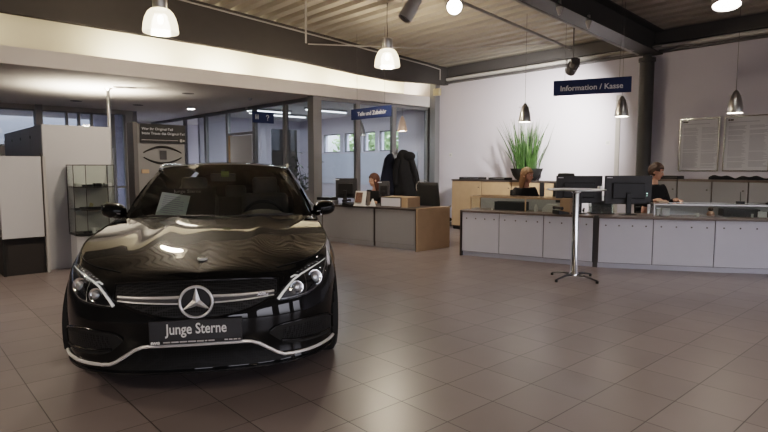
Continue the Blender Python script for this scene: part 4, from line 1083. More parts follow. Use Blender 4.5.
# notices and a wall fitting by the far tall window
t = thing('notice_board', 'small black notice board with pale print near the tall far window', 'notice board', RW(UF-.001, 4.76, 1.10), RA)
MB().box(0,.36,-.02,0,0,.36).build('board_face', M['black'], t, smooth=0, bevel=.003)
mb = MB()
for r in range(3):
    for k in range(2):
        mb.box(.03+k*.18,.15+k*.18,-.023,-.02,.03+r*.11,.10+r*.11)
mb.build('notes', M['pipe'], t, smooth=0)
t = thing('towel_dispenser', 'white wall dispenser under the small black notice board', 'dispenser', RW(UF-.001, 4.90, .55), RA)
MB().box(-.09,.13,-.14,0,0,.40).build('dispenser_body', M['white'], t, smooth=0, bevel=.02)
MB().box(-.08,.12,-.15,-.14,.30,.46).build('paper_sheet', M['white2'], t, smooth=0)
o = MB().lathe([(0,0),(.05,0),(.05,.14),(0,.15)], n=16).build('alarm_sounder', pr('signal_red',(.30,.03,.02),.5)); o.location = RW(UF-.06, 5.03-.02, 1.95); tag(o, 'small red alarm fitting on the far wall beside the advertising totem', 'alarm')

# plant and furniture inside the glazed office, seen through the panes left of the corner post
pq = RW(10.35, 7.02)
t = thing('office_plant', 'bushy dark office plant behind the glass left of the corner post', 'plant', pq)
MB().lathe([(0,0),(.15,0),(.20,.35),(.21,.36),(.18,.36),(.17,.32),(0,.32)], n=24).build('pot', M['dkgrey'], t)
sm = MB(); lm = MB()
for k in range(7):
    a = k*.9; tip = Vector((.28*math.cos(a), .28*math.sin(a), rnd.uniform(1.1,2.0)))
    sm.tube([(0,0,.3),tuple(tip*.5+Vector((0,0,.25))),tuple(tip)], [.012,.009,.005], 6)
    for j in range(16):
        f = rnd.uniform(.3,1); p = tip*f + Vector((0,0,.3*(1-f))); an = rnd.uniform(0,2*PI); d = Vector((math.cos(an),math.sin(an),rnd.uniform(-.5,.4))).normalized(); s = d.cross(Vector((0,0,1))).normalized(); l = rnd.uniform(.12,.24)
        lm.grid([[p-s*.003,p+s*.003],[p+d*l*.4-s*.04,p+d*l*.4+s*.04],[p+d*l*.75-s*.03-Vector((0,0,.02)),p+d*l*.75+s*.03-Vector((0,0,.02))],[p+d*l-Vector((0,0,.05))-s*.002,p+d*l-Vector((0,0,.05))+s*.002]])
sm.build('stem', M['leaf_dk'], t); lm.build('leaves', M['leaf_dk'], t, smooth=180, merge=False, recalc=False)
t = thing('office_screen', 'dark partition screen inside the office behind the plant', 'screen', RW(11.3, 7.05), RA)
MB().box(-.32,.36,0,.04,.02,2.25).build('screen_panel', M['steel2'], t, smooth=0, bevel=.01)
for x in (-.25,.28): MB().box(x-.03,x+.03,-.2,.24,0,.02).build('foot', M['black'], t, smooth=0)
t = thing('office_desk', 'pale desk inside the glazed office near the white door', 'desk', RW(12.6, 7.9), RA)
MB().box(-.8,.8,-.4,.4,.70,.73).build('desk_top', M['white'], t, smooth=0, bevel=.004)
for x in (-.75,.75):
    for y in (-.35,.35): MB().box(x-.025,x+.025,y-.025,y+.025,0,.70).build('leg', M['alu'], t, smooth=0)
monitor('black monitor on the desk deep inside the glazed office', RW(12.6, 7.9, .73), RA+.4, led=False)

# ------------------------------------------------------------------ people
def skin_mb(nodes, edges, root, voxel=None, extra=None, sub=1):
    names = list(nodes); idx = {k: i for i, k in enumerate(names)}
    me = bpy.data.meshes.new('armature_lines'); me.from_pydata([nodes[k][0] for k in names], [(idx[a], idx[b]) for a, b in edges], [])
    o = bpy.data.objects.new('armature_lines', me); COL.objects.link(o)
    o.modifiers.new('skin', 'SKIN').use_smooth_shade = True
    for i, k in enumerate(names):
        r = nodes[k][1]; sv = me.skin_vertices[0].data[i]; sv.radius = (r, r) if not isinstance(r, tuple) else r
        sv.use_root = (k == root)
    s = o.modifiers.new('sub', 'SUBSURF'); s.levels = sub; s.render_levels = sub
    dg = bpy.context.evaluated_depsgraph_get()
    m2 = bpy.data.meshes.new_from_object(o.evaluated_get(dg))
    mb = MB(); mb.add([tuple(q.co) for q in m2.vertices], [list(p.vertices) for p in m2.polygons])
    bpy.data.objects.remove(o); bpy.data.meshes.remove(me); bpy.data.meshes.remove(m2)
    if extra:
        for e in extra: mb.add(e.v, e.f)
    if voxel:
        me = bpy.data.meshes.new('tmp'); me.from_pydata(mb.v, [], mb.f); o = bpy.data.objects.new('tmp', me); COL.objects.link(o)
        r = o.modifiers.new('remesh', 'REMESH'); r.mode = 'VOXEL'; r.voxel_size = voxel; r.use_smooth_shade = True
        sm_ = o.modifiers.new('smooth', 'SMOOTH'); sm_.factor = .5; sm_.iterations = 3
        dg = bpy.context.evaluated_depsgraph_get(); m2 = bpy.data.meshes.new_from_object(o.evaluated_get(dg))
        mb = MB(); mb.add([tuple(q.co) for q in m2.vertices], [list(p.vertices) for p in m2.polygons])
        bpy.data.objects.remove(o); bpy.data.meshes.remove(me); bpy.data.meshes.remove(m2)
    return mb
def rotv(p, c, R): return tuple(Vector(c) + R @ (Vector(p)-Vector(c)))
def person(label, loc, rz, hair, long_hair, headturn=0.0, nod=0.0, standing=False, lift=0.0, hands_z=.76, collar=False, torso=.52):
    """figure faces -y; seated with the seat at .46 or standing"""
    t = thing('person', label, 'person', loc, rz)
    z0 = .48 if not standing else .93; kt = torso/.58
    P_ = Vector((0,.02,z0))
    neck = z0+torso; head = neck+.165
    hc = (0,-.035,head)
    RH = Euler((nod,0,headturn)).to_matrix()
    N = {'pelvis':((0,.02,z0),(.135,.11)),'spine':((0,.03,z0+kt*.20),(.125,.095)),'chest':((0,.02,z0+kt*.40),(.15,.10)),'collar':((0,.01,z0+kt*.52),(.085,.07)),'neck':((0,-.005,neck),.052),'skull':((0,-.02,neck+.09),.055)}
    E_ = [('pelvis','spine'),('spine','chest'),('chest','collar'),('collar','neck'),('neck','skull')]
    hands = []
    for sd, nm in ((1,'L'),(-1,'R')):
        sh = (sd*.165,.015,z0+kt*.49); el = (sd*.23,-.04,z0+kt*.22) ; wr = (sd*.16,-.27,max(hands_z,z0+kt*.20)); kn_ = (sd*.145,-.34,max(hands_z,z0+kt*.20)-.005)
        if standing: el = (sd*.25,-.02,z0+kt*.20); wr = (sd*.2,-.24,z0+.14); kn_ = (sd*.185,-.31,z0+.13)
        N['sh'+nm] = (sh,.062); N['el'+nm] = (el,.045); N['wr'+nm] = (wr,(.030,.024)); N['kn'+nm] = (kn_,(.040,.018))
        E_ += [('chest','sh'+nm),('sh'+nm,'el'+nm),('el'+nm,'wr'+nm),('wr'+nm,'kn'+nm)]
        d = (Vector(kn_)-Vector(wr)).normalized(); sdv = Vector((1,0,0)); 
        lens = [.070,.080,.075,.060]
        for f in range(4):
            base = Vector(kn_) + sdv*((f-1.5)*.020) + d*.015
            mb = MB(); L_ = lens[f]
            mb.tube([base-d*.02, base+d*L_*.45+Vector((0,0,.006)), base+d*L_*.8+Vector((0,0,-.006)), base+d*L_+Vector((0,0,-.020))], [.0095,.009,.008,.006], 8)
            hands.append(mb)
        th = Vector(wr)*.6+Vector(kn_)*.4 - sdv*sd*.03
        mb = MB(); mb.tube([th+sdv*sd*.015, th-sdv*sd*.018+d*.02, th-sdv*sd*.024+d*.05+Vector((0,0,-.01))], [.012,.011,.008], 8); hands.append(mb)
        hp = (sd*.09,.01,z0-.03)
        if standing:
            kn = (sd*.095,-.01,.49); an = (sd*.10,.03,.085); to = (sd*.115,-.13,.035)
        else:
            kn = (sd*.10,-.42,z0-.01); an = (sd*.10,-.36,.09); to = (sd*.115,-.52,.035)
        N['hp'+nm] = (hp,.092); N['kne'+nm] = (kn,.058); N['an'+nm] = (an,.038); N['to'+nm] = (to,(.036,.026))
        E_ += [('pelvis','hp'+nm),('hp'+nm,'kne'+nm),('kne'+nm,'an'+nm),('an'+nm,'to'+nm)]
    # head: skull, jaw, nose, ears
    hd = MB(); hd.sphere((0,0,.02),(.075,.092,.098),24,16); hd.sphere((0,-.030,-.045),(.055,.058,.062),20,12); hd.sphere((0,-.062,-.092),(.026,.024,.022),14,10)
    hd.tube([(0,-.086,.018),(0,-.099,-.012),(0,-.106,-.028),(0,-.094,-.036)], [.008,.011,.014,.009], 10)
    for sx_ in (-1,1): hd.sphere((sx_*.076,.006,-.012),(.012,.022,.032),12,10)
    hd.sphere((0,-.085,.036),(.045,.014,.010),14,8)
    hd.sphere((0,-.085,-.058),(.022,.012,.012),12,8)
    hd.v = [tuple(Vector(hc) + RH @ Vector(p)) for p in hd.v]
    body = skin_mb(N, E_, 'pelvis', voxel=.0075, extra=hands+[hd])
    body.build('body', M['skin'], t, smooth=180, merge=False)
    # eyes, brows and mouth
    ey = MB(); iris = MB()
    for sx_ in (-1,1):
        ey.sphere((sx_*.031,-.082,.012),(.013,.009,.008),12,8); iris.sphere((sx_*.031,-.0885,.012),(.006,.005,.006),10,8)
    br = MB()
    for sx_ in (-1,1): br.tube([(sx_*.016,-.094,.034),(sx_*.034,-.091,.040),(sx_*.050,-.080,.034)], [.003,.004,.002], 6)
    mo = MB(); mo.sphere((0,-.0915,-.056),(.022,.008,.005),12,8); mo.sphere((0,-.0905,-.064),(.018,.008,.006),12,8)
    for nm_, mb, mt in (('eyes',ey,M['white2']),('irises',iris,M['black']),('eyebrows',br,hair),('lips',mo,M['lips'])):
        mb.v = [tuple(Vector(hc) + RH @ Vector(p)) for p in mb.v]; mb.build(nm_, mt, t, smooth=180)
    # hair: shell over the skull open to the face
    hm = MB(); nu, nv = 48, 30; vs = []; keep = []
    for j in range(nv+1):
        th = PI*.88*j/nv
        for i in range(nu):
            ph = 2*PI*i/nu
            k = 1.10 + .03*math.sin(ph*9+j*.9)
            x_, y_, z_ = .079*k*math.sin(th)*math.cos(ph), .098*k*math.sin(th)*math.sin(ph)+.006, .02+.104*k*math.cos(th)
            if long_hair and z_ < -.01:
                dz = -.01 - z_; z_ -= dz*2.6; f = min(1, dz/.08); x_ *= 1+.28*f; y_ = y_*(1+.15*f)+.02*f
            vs.append((x_,y_,z_))
    fs = []
    for j in range(nv):
        for i in range(nu):
            q = (j*nu+i,(j+1)*nu+i,(j+1)*nu+(i+1)%nu,j*nu+(i+1)%nu)
            c = [sum(vs[a][k] for a in q)/4 for k in range(3)]
            face_open = (long_hair and c[1] < -.030 and -.2 < c[2] < .035) or c[1] < -.015 and c[2] < .055 and abs(c[0]) < (.068 if c[2] > -.03 else (.075 if not long_hair else .072))
            low = (not long_hair) and c[2] < -.065
            ear = (not long_hair) and c[2] < .01 and c[1] < .0 
            if not (face_open or low or ear): fs.append(q)
    hm.add([tuple(Vector(hc) + RH @ Vector(p)) for p in vs], fs)
    hm.build('hair', hair, t, smooth=180, solid=.012)
    # clothing
    Cn = {}
    for k in ('pelvis','spine','chest','collar','shL','elL','shR','elR'):
        p, r = N[k]; g = .014
        Cn[k] = (p, tuple(q+g for q in r) if isinstance(r, tuple) else r+g)
    for nm in 'LR':
        a = Vector(N['el'+nm][0]); b = Vector(N['wr'+nm][0]); Cn['cu'+nm] = (tuple(a+(b-a)*.88), .040)
    top = skin_mb(Cn, [('pelvis','spine'),('spine','chest'),('chest','collar'),('chest','shL'),('shL','elL'),('elL','cuL'),('chest','shR'),('shR','elR'),('elR','cuR')], 'pelvis', voxel=.010)
    top.build('jacket', M['fabric'], t, smooth=180, merge=False)
    Tn = {'pelvis':(N['pelvis'][0],(.147,.122))}
    Te = []
    for nm in 'LR':
        a = Vector(N['kne'+nm][0]); b = Vector(N['an'+nm][0])
        Tn['hp'+nm] = (N['hp'+nm][0],.104); Tn['kne'+nm] = (N['kne'+nm][0],.070); Tn['he'+nm] = (tuple(a+(b-a)*.93),.052)
        Te += [('pelvis','hp'+nm),('hp'+nm,'kne'+nm),('kne'+nm,'he'+nm)]
    skin_mb(Tn, Te, 'pelvis', voxel=.010).build('trousers', M['navy'], t, smooth=180, merge=False)
    for nm in 'LR':
        an = Vector(N['an'+nm][0]); to = Vector(N['to'+nm][0])
        b = MB(); b.tube([(an.x,an.y+.05,.045),(an.x,an.y-.02,.055),((an.x+to.x)/2,(an.y+to.y)/2,.045),(to.x,to.y-.03,.028),(to.x,to.y-.06,.022)], [.036,.048,.046,.038,.018], 12); b.build('shoe', M['black'], t)
    if collar:
        mb = MB(); mb.lathe([(.062,0),(.072,.03),(.078,.0)], (0,0,neck-.055), n=20); mb.build('collar', M['fabric'], t)
    return t
# blond woman seated at the left run of the counter
office_chair('black swivel chair under the blond woman at the long counter', (2.34,9.19,0), .25, .40, .36, .52)
person('blond woman in a black top seated in front of the grass planter', (2.31,9.15,.08), .30, M['hair_bl'], True, headturn=.55, nod=.12)
# person seated behind the right run
office_chair('black swivel chair under the dark-haired person at the right of the long counter', (4.04,8.37,0), .1, .40, .36, .58)
person('person with short brown hair in a black jacket behind the right-hand dark monitor', (4.00,8.31,.15), .25, M['hair_c'], False, headturn=.75, nod=.22, collar=True)
# woman at the service desk
office_chair('black swivel chair under the brown-haired woman at the service desk', (-.15,10.81,0), rs+.1, .40, .36, .45)
person('brown-haired woman in dark clothes seated at the service desk, facing left', (-.17,10.75,-.03), rs+.1, M['hair_b'], True, headturn=-.75, nod=.15)
# ------------------------------------------------------------------ the black estate car
PAINT = pr('black_paint', (.0035,.0035,.0038), .45, coat=.9, vary=.1, spec=.05)
GLOSS = pr('gloss_black_trim', (.006,.006,.007), .12, vary=.1)
RUBBER = pr('tyre_rubber', (.012,.012,.012), .8, vary=.2, scale=30)
GRILL = mesh_mat('grille_mesh', (.032,.032,.034), (.004,.004,.004), 70)
GRILL2 = mesh_mat('intake_mesh', (.009,.009,.010), (.003,.003,.003), 70)
WSCREEN = glass('tinted_windscreen', (.74,.77,.75), base=.03, gain=.9)
SIDEGL = glass('dark_side_glass', (.10,.11,.11), base=.04)
HLGLASS = glass('headlamp_glass', (.75,.78,.80), base=.06)
HLBACK = pr('headlamp_inside', (.07,.07,.08), .18, metal=.8, vary=.8, scale=26, bump=.6, bscale=60)
STAR = pr('star_chrome', (.82,.82,.82), .28, metal=.75, vary=.02)
STRIP = pr('satin_strip', (.78,.76,.75), .35, metal=.45, vary=.02)
LEATHER = pr('dark_leather', (.13,.125,.12), .55, vary=.15)
DRL = pr('light_guide_glint', (.80,.80,.80), .2, emit=(1,.97,.92), estr=.18)
CAROT = math.radians(11.0)
car = thing('car', 'glossy black estate car parked at the left, with a chrome star in its grille', 'car', (-1.105, 3.235, 0), CAROT)
def ip(x, pts):
    if x <= pts[0][0]: return pts[0][1]
    for (a, b), (c, d) in zip(pts, pts[1:]):
        if x <= c: return b+(d-b)*(x-a)/(c-a)
    return pts[-1][1]
def smooth_ip(x, pts):
    """monotone cubic through the points"""
    n = len(pts)
    if x <= pts[0][0]: return pts[0][1]
    if x >= pts[-1][0]: return pts[-1][1]
    h = [pts[i+1][0]-pts[i][0] for i in range(n-1)]; dl_ = [(pts[i+1][1]-pts[i][1])/h[i] for i in range(n-1)]
    m = [dl_[0]] + [0 if dl_[i-1]*dl_[i] <= 0 else 2*dl_[i-1]*dl_[i]/(dl_[i-1]+dl_[i]) for i in range(1,n-1)] + [dl_[-1]]
    for i in range(n-1):
        if x <= pts[i+1][0]:
            t_ = (x-pts[i][0])/h[i]; t2, t3 = t_*t_, t_**3
            return (2*t3-3*t2+1)*pts[i][1]+(t3-2*t2+t_)*h[i]*m[i]+(-2*t3+3*t2)*pts[i+1][1]+(t3-t2)*h[i]*m[i+1]
def catmull(P, n=14):
    out = []
    for i in range(len(P)-1):
        p0, p1, p2, p3 = [Vector(P[max(0,min(len(P)-1,k))]) for k in (i-1,i,i+1,i+2)]
        for j in range(n):
            t_ = j/n; out.append(.5*((2*p1)+(-p0+p2)*t_+(2*p0-5*p1+4*p2-p3)*t_**2+(-p0+3*p1-3*p2+p3)*t_**3))
    out.append(Vector(P[-1])); return out
OUT = [(0,0),(.22,.010),(.40,.040),(.55,.095),(.67,.175),(.76,.27),(.83,.39),(.88,.54),(.908,.70),(.920,.85),(.916,1.05),(.902,1.35),(.895,1.8),(.893,2.3),(.897,2.9),(.910,3.35),(.918,3.66),(.905,3.98),(.865,4.32),(.78,4.54),(.60,4.65),(.30,4.69),(0,4.70)]
raw = catmull(OUT, 20)
# resample evenly
cum = [0]
for a, b in zip(raw, raw[1:]): cum.append(cum[-1]+(b-a).length)
NS = 190; P2 = []
k = 0
for i in range(NS+1):
    s_ = cum[-1]*i/NS
    while k < len(cum)-2 and cum[k+1] < s_: k += 1
    f_ = (s_-cum[k])/max(1e-9, cum[k+1]-cum[k]); P2.append(raw[k].lerp(raw[k+1], f_))
NRM = []
for i in range(NS+1):
    t_ = (P2[min(i+1,NS)]-P2[max(i-1,0)]).normalized(); NRM.append(Vector((t_.y,-t_.x)))
NRM[0] = Vector((0,-1)); NRM[-1] = Vector((0,1))
FRONT = [(.12,.12),(.150,.050),(.165,.016),(.185,.000),(.22,.010),(.27,.016),(.33,.008),(.38,.0),(.46,.0),(.52,.012),(.58,.030),(.64,.055),(.69,.090),(.72,.135),(.74,.19)]
SIDE = [(.12,.06),(.17,.018),(.22,.002),(.34,.0),(.50,.0),(.62,.001),(.72,.010),(.80,.022),(.88,.042),(.94,.065),(1.02,.11)]
def ztop(p, i):
    if p.y > 2 and NRM[i].y > .3: return 1.0
    return smooth_ip(p.y, [(0,.725),(.10,.735),(.25,.752),(.40,.775),(.60,.812),(.85,.858),(1.1,.895),(1.35,.925),(1.6,.948),(2.2,.965),(3.4,.985),(4.4,1.0)])
def inset(i, z):
    p = P2[i]; fr = max(0, min(1, -NRM[i].y*1.05)) if p.y < 2 else 0
    fr = fr*fr*(3-2*fr)
    zt = ztop(p, i)
    zf = z if z < .5 else .5+(z-.5)*(.74-.5)/(max(zt,.74)-.5)
    zs = z if z < .5 else .5+(z-.5)*(.955-.5)/(zt-.5)
    return fr*smooth_ip(zf, FRONT)+(1-fr)*smooth_ip(zs, SIDE)
NK = 40
wrap = []      # rows: per outline sample
for i in range(NS+1):
    zt = ztop(P2[i], i); row = []
    zb = .125 if P2[i].y < 1.0 else .17
    for k in range(NK+1):
        z = zb+(zt-zb)*k/NK; d = inset(i, z); q = P2[i]-NRM[i]*d
        row.append(Vector((max(0,q.x), q.y, z)))
    if i in (0, NS):
        for q in row: q.x = 0
    wrap.append(row)
# wheel arches: drop faces inside, snap the rim
WHEELS = ((.82,.355),(3.66,.355)); RA_W = .372
def inarch(q):
    return any(math.hypot(q.y-wy, q.z-.335) < RA_W for wy, _ in WHEELS)
bw = MB(); vid = {}
vs = []; 
for i in range(NS+1):
    for k in range(NK+1):
        q = wrap[i][k].copy(); side = abs(q.x) > .55
        vs.append(q)
fs = []
for i in range(NS):
    for k in range(NK):
        q = [i*(NK+1)+k, (i+1)*(NK+1)+k, (i+1)*(NK+1)+k+1, i*(NK+1)+k+1]
        c = sum((vs[a] for a in q), Vector())/4
        if abs(c.x) > .5 and inarch(c): continue
        fs.append(q)
used = {}
for f in fs:
    for a in f: used.setdefault(a, 0); used[a] += 1
for a in used:
    q = vs[a]
    if abs(q.x) > .5:
        for wy, _ in WHEELS:
            r = math.hypot(q.y-wy, q.z-.335)
            if r < RA_W+.012 and used[a] < 4:
                q.y = wy+(q.y-wy)*RA_W/r; q.z = .335+(q.z-.335)*RA_W/r
def mirrored(vs, fs):
    n = len(vs); return [tuple(v) for v in vs]+[(-v[0],v[1],v[2]) for v in vs], [list(f) for f in fs]+[[a+n for a in f[::-1]] for f in fs]
body = MB(); body.add(*mirrored(vs, fs))
# hood: from the top edge of the wrap to the centre line
TOP = [wrap[i][NK] for i in range(NS+1)]
JH = max(i for i in range(NS+1) if TOP[i].y < 1.60 and i < NS//2)
ZC = [(.18,.730),(.22,.748),(.30,.778),(.42,.812),(.60,.850),(.80,.888),(1.0,.920),(1.15,.940),(1.38,.958)]
y0h = TOP[0].y; YC = 1.38
def dome(x, y):
    a = max(0, min(1, (y-.30)/.5)); a = a*a*(3-2*a)
    return a*(.013*math.exp(-((abs(x)-.34)/.080)**2) - .007*math.exp(-((abs(x)-.50)/.065)**2))
hood = []
KH = 26
for j in range(JH+1):
    s_ = j/JH
    ya = y0h+(YC-y0h)*s_**1.25
    A_ = Vector((0, ya, smooth_ip(ya, ZC))); T_ = TOP[j]; row = []
    for k in range(KH+1):
        t_ = k/KH; q = T_.lerp(A_, t_)
        f_ = 1-(1-t_)**2.6
        q.z = T_.z+(A_.z-T_.z)*f_ + .018*s_*(1-abs(2*t_-1)**1.5)*(1-t_*.4)
        row.append(q)
    hood.append(row)
for it in range(320):
    zz = [[q.z for q in r] for r in hood]
    for j in range(1, JH):
        for k in range(1, KH+1):
            kn = k-1 if k == KH else k+1
            w_ = 1.0 if k > 2 else k/3
            hood[j][k].z += .5*w_*((zz[j-1][k]+zz[j+1][k]+zz[j][k-1]+zz[j][kn])/4-zz[j][k])
for r in hood:
    for k, q in enumerate(r): q.z += dome(q.x, q.y)*min(1, k/KH*6)
hv = [q for r in hood for q in r]; hf = []
for j in range(JH):
    for k in range(KH):
        a = j*(KH+1)+k; hf.append((a, a+1, a+KH+2, a+KH+1))
body.add(*mirrored(hv, hf))
# greenhouse: roof, pillars, rear
def roofz(y): return smooth_ip(y, [(2.05,1.394),(2.3,1.420),(2.7,1.432),(3.2,1.430),(3.8,1.408),(4.3,1.368),(4.48,1.345)])
def railx(y): return smooth_ip(y, [(2.05,.570),(2.3,.588),(2.8,.602),(3.5,.592),(4.1,.565),(4.48,.53)])
roof = []
for i in range(31):
    f_ = i/30; row = []
    for k in range(15):
        g = k/14; yf = 2.12+.11*g*g; y = yf+(4.48-yf)*f_
        row.append(Vector((railx(y)*g, y, roofz(y)-.050*g**2.4)))
    roof.append(row)
rv = [q for r in roof for q in r]; rf = []
for i in range(30):
    for k in range(14):
        a = i*15+k; rf.append((a, a+1, a+16, a+15))
body.add(*mirrored(rv, rf))
# shoulder strip between body top and the windows is the wrap itself; windscreen surround
CB = lambda g: Vector((.745*g, 1.38+.24*g**2.2, .960-.006*g))          # windscreen foot
CT = lambda g: Vector((railx(2.16)*g*.985, 2.12+.11*g*g, roofz(2.12+.11*g*g)-.050*g**2.4))
ws = []
for i in range(19):
    f_ = i/18; row = []
    for k in range(15):
        g = k/14; q = CB(g).lerp(CT(g), f_); q += Vector((0,-.45,.55))*(.030*math.sin(PI*f_)*(1-.5*g*g)); row.append(q)
    ws.append(row)
wv = [q for r in ws for q in r]; wf = []
for i in range(18):
    for k in range(14):
        a = i*15+k; wf.append((a, a+1, a+16, a+15))
# A-pillar: from windscreen edge outwards
pil = []
for i in range(19):
    f_ = i/18; e = ws[i][14]
    o1 = e + Vector((.022,.012,.012)); o2 = e + Vector((.055-.025*f_,.075,-.012)); o3 = e+Vector((.062-.028*f_,.11,-.030))
    pil.append([e, o1, o2, o3])
pv = [q for r in pil for q in r]; pf = []
for i in range(18):
    for k in range(3):
        a = i*4+k; pf.append((a, a+1, a+5, a+4))
body.add(*mirrored(pv, pf))
# scuttle closing the gap between hood end and windscreen foot
sc = []
for k in range(15):
    g = k/14; b_ = CB(g); h_ = hood[JH][KH-int(round(k/14*(KH-2)))] ; sc.append([h_+Vector((0,0,-.001)), Vector(((h_.x+b_.x)/2,(h_.y+b_.y)/2,min(h_.z,b_.z)-.008)), b_])
scb = MB()
sv = [q for r in sc for q in r]; sf = []
for k in range(14):
    for m_ in range(2):
        a = k*3+m_; sf.append((a, a+1, a+4, a+3))
scb.add(*mirrored(sv, sf))
# front corner fill between hood/fender top and the pillar foot, then belt line back to the tail
JT = max(i for i in range(NS+1) if TOP[i].y < 4.40 and i < int(NS*.93))
bel = []
for i in range(JH-6, JT+1):
    T_ = TOP[i]; xin = min(T_.x-.01, ip(T_.y, [(1.38,.70),(1.62,.765),(1.74,.800),(1.95,.82),(4.40,.80)]))
    bel.append([T_, Vector((T_.x-.02, T_.y, T_.z+.006)), Vector((xin, T_.y, max(T_.z+.004,.95)))])
bv = [q for r in bel for q in r]; bf = []
for i in range(len(bel)-1):
    for m_ in range(2):
        a = i*3+m_; bf.append((a, a+1, a+4, a+3))
body.add(*mirrored(bv, bf))
# tail: from the roof end down to the body top
tail = []
n_t = NS-JT
for i in range(n_t+1):
    T_ = TOP[JT+i]; g = 1-i/n_t; R_ = Vector((railx(4.48)*g, 4.48+.02*(1-g), roofz(4.48)-.05*g**2.4))
    tail.append([T_.lerp(R_, f_/8)+Vector((0,.05*math.sin(PI*f_/8)*(1-g*.6),0)) for f_ in range(9)])
tv = [q for r in tail for q in r]; tf = []
for i in range(n_t):
    for m_ in range(8):
        a = i*9+m_; tf.append((a, a+1, a+10, a+9))
body.add(*mirrored(tv, tf))
bo = body.build('body_shell', PAINT, car, smooth=40)
scb.build('scuttle', M['black_m'], car)
# BVH of the outer skin for laying details on it
bm_ = bmesh.new(); bm_.from_mesh(bo.data); bmesh.ops.triangulate(bm_, faces=bm_.faces); BV = BVHTree.FromBMesh(bm_); 
def hitf(x, z, off=.003, y=-1.0):
    h = BV.ray_cast(Vector((x, y, z)), Vector((0,1,0)))
    if h[0] is None or h[0].y > 1.2: return None
    n_ = h[1] if h[1].y < 0 else -h[1]
    return h[0]+n_*off
MI = Matrix.Translation(car.location) @ Matrix.Rotation(CAROT, 4, 'Z'); MII = MI.inverted()
def hitp(px, py, off=.003):
    """where the sight line of a photo pixel meets the car's skin, in car coordinates (used to measure outlines)"""
    d = MII.to_3x3() @ Vector(rayd(px, py)); o_ = MII @ Vector((0,0,CAMH))
    h = BV.ray_cast(o_, d.normalized())
    if h[0] is None: return None
    n_ = h[1] if h[1].dot(d) < 0 else -h[1]
    return h[0]+n_*off
def both(path):
    return [path, [(-p[0],p[1],p[2]) for p in path]]
def patch(cols, off=.003, nx=40, nz=8):
    """cols: (x, zlow, zhigh) stations on the right half or full width, laid on the skin from the front"""
    xs_ = [c[0] for c in cols]; rows = []
    for i in range(nx+1):
        x = xs_[0]+(xs_[-1]-xs_[0])*i/nx
        lo = ip(x, [(c[0],c[1]) for c in cols]); hi = ip(x, [(c[0],c[2]) for c in cols]); r = []
        for k in range(nz+1):
            q = hitf(x, lo+(hi-lo)*k/nz, off)
            r.append(q if q is not None else (r[-1] if r else Vector((x,.5,lo))))
        rows.append(r)
    return rows
def sk(path, off=.004, n=6):
    out = []
    for (a, b) in zip(path, path[1:]):
        for k in range(n):
            f_ = k/n; q = hitf(a[0]+(b[0]-a[0])*f_, a[1]+(b[1]-a[1])*f_, off)
            if q is not None: out.append(q)
    q = hitf(path[-1][0], path[-1][1], off)
    if q is not None: out.append(q)
    return out
def mirpts(pts): return [(-p[0],p[1],p[2]) for p in pts]
# ---- glazing and interior
wsb = MB(); wsb.add(*mirrored(wv, wf)); wsb.build('windscreen', WSCREEN, car, smooth=180)
for sx_ in (-1,1):
    rows = []
    for i in range(25):
        f_ = i/24; yb = 1.74+(4.36-1.74)*f_; yt = 2.26+(4.30-2.26)*f_
        xb = ip(yb, [(1.62,.765),(1.74,.800),(1.95,.82),(4.40,.80)]); zb = .957+.04*f_
        row = []
        for k in range(7):
            g = k/6; y = yb+(yt-yb)*g; row.append((sx_*(xb+(railx(yt)-xb)*g+.03*math.sin(PI*g)), y, zb+(roofz(yt)-.05-zb)*g))
        rows.append(row)
    MB().grid(rows).build('side_window', SIDEGL, car, smooth=180)
    rl_ = MB(); rl_.tube([(sx_*(railx(y)+.004), y, roofz(y)-.048+.022*min(1,(y-2.2)/.15)) for y in [2.2+.1*k for k in range(20)]], .013, 8); rl_.build('roof_rail', M['silver'], car)
    st = MB(); st.tube([(sx_*(.868-.0*k), 1.62+.14*k, .958+.002*k) for k in range(20)], .006, 6); st.build('window_trim', M['silver'], car)
# interior
cabin = MB(); cabin.box(-.74,.74,1.5,4.3,.30,.36); cabin.box(-.70,.70,4.28,4.36,.36,.98); cabin.build('cabin_floor', M['black_m'], car, smooth=0)
ds_ = []
for i in range(9):
    g = -1+2*i/8; ds_.append([(g*.70,1.46+.16*g*g,.945),(g*.70,1.68+.08*g*g,.952),(g*.72,1.78+.04*g*g,.93),(g*.70,1.86,.80),(g*.70,1.84,.55)])
MB().grid(ds_).build('dashboard', LEATHER, car, smooth=60)
hoodl = MB(); hoodl.sphere((.36,1.72,.955),(.19,.14,.05),20,10); hoodl.build('instrument_hood', LEATHER, car)
sw = MB(); n = 28
ring = [(.36+.185*math.cos(2*PI*k/n), 1.98-.07*math.sin(2*PI*k/n), .90+.165*math.sin(2*PI*k/n)) for k in range(n+1)]
sw.tube(ring, .015, 8, cap=False); sw.tube([(.20,1.98,.90),(.52,1.98,.90)], .02, 8); sw.tube([(.36,1.98,.90),(.36,2.02,.75)], .02, 8); sw.sphere((.36,1.97,.90),(.06,.03,.05),14,8)
sw.build('steering_wheel', M['black'], car)
for sx_ in (-.36,.36):
    b = MB(); b.obox((sx_,2.35,.48),(.50,.52,.14),(.12,0,0)); so = b.build('seat', LEATHER, car, bevel=.05, seg=3)
    b = MB(); b.obox((sx_,2.66,.80),(.48,.13,.62),(-.22,0,0)); b.build('seat_back', LEATHER, so, bevel=.05, seg=3)
    b = MB(); b.obox((sx_,2.76,1.18),(.26,.10,.19),(-.15,0,0)); b.build('headrest', LEATHER, so, bevel=.04, seg=3)
    b = MB(); b.tube([(sx_-.06,2.73,1.02),(sx_-.06,2.75,1.12)], .008, 6); b.tube([(sx_+.06,2.73,1.02),(sx_+.06,2.75,1.12)], .008, 6); b.build('headrest_post', M['chrome'], so)
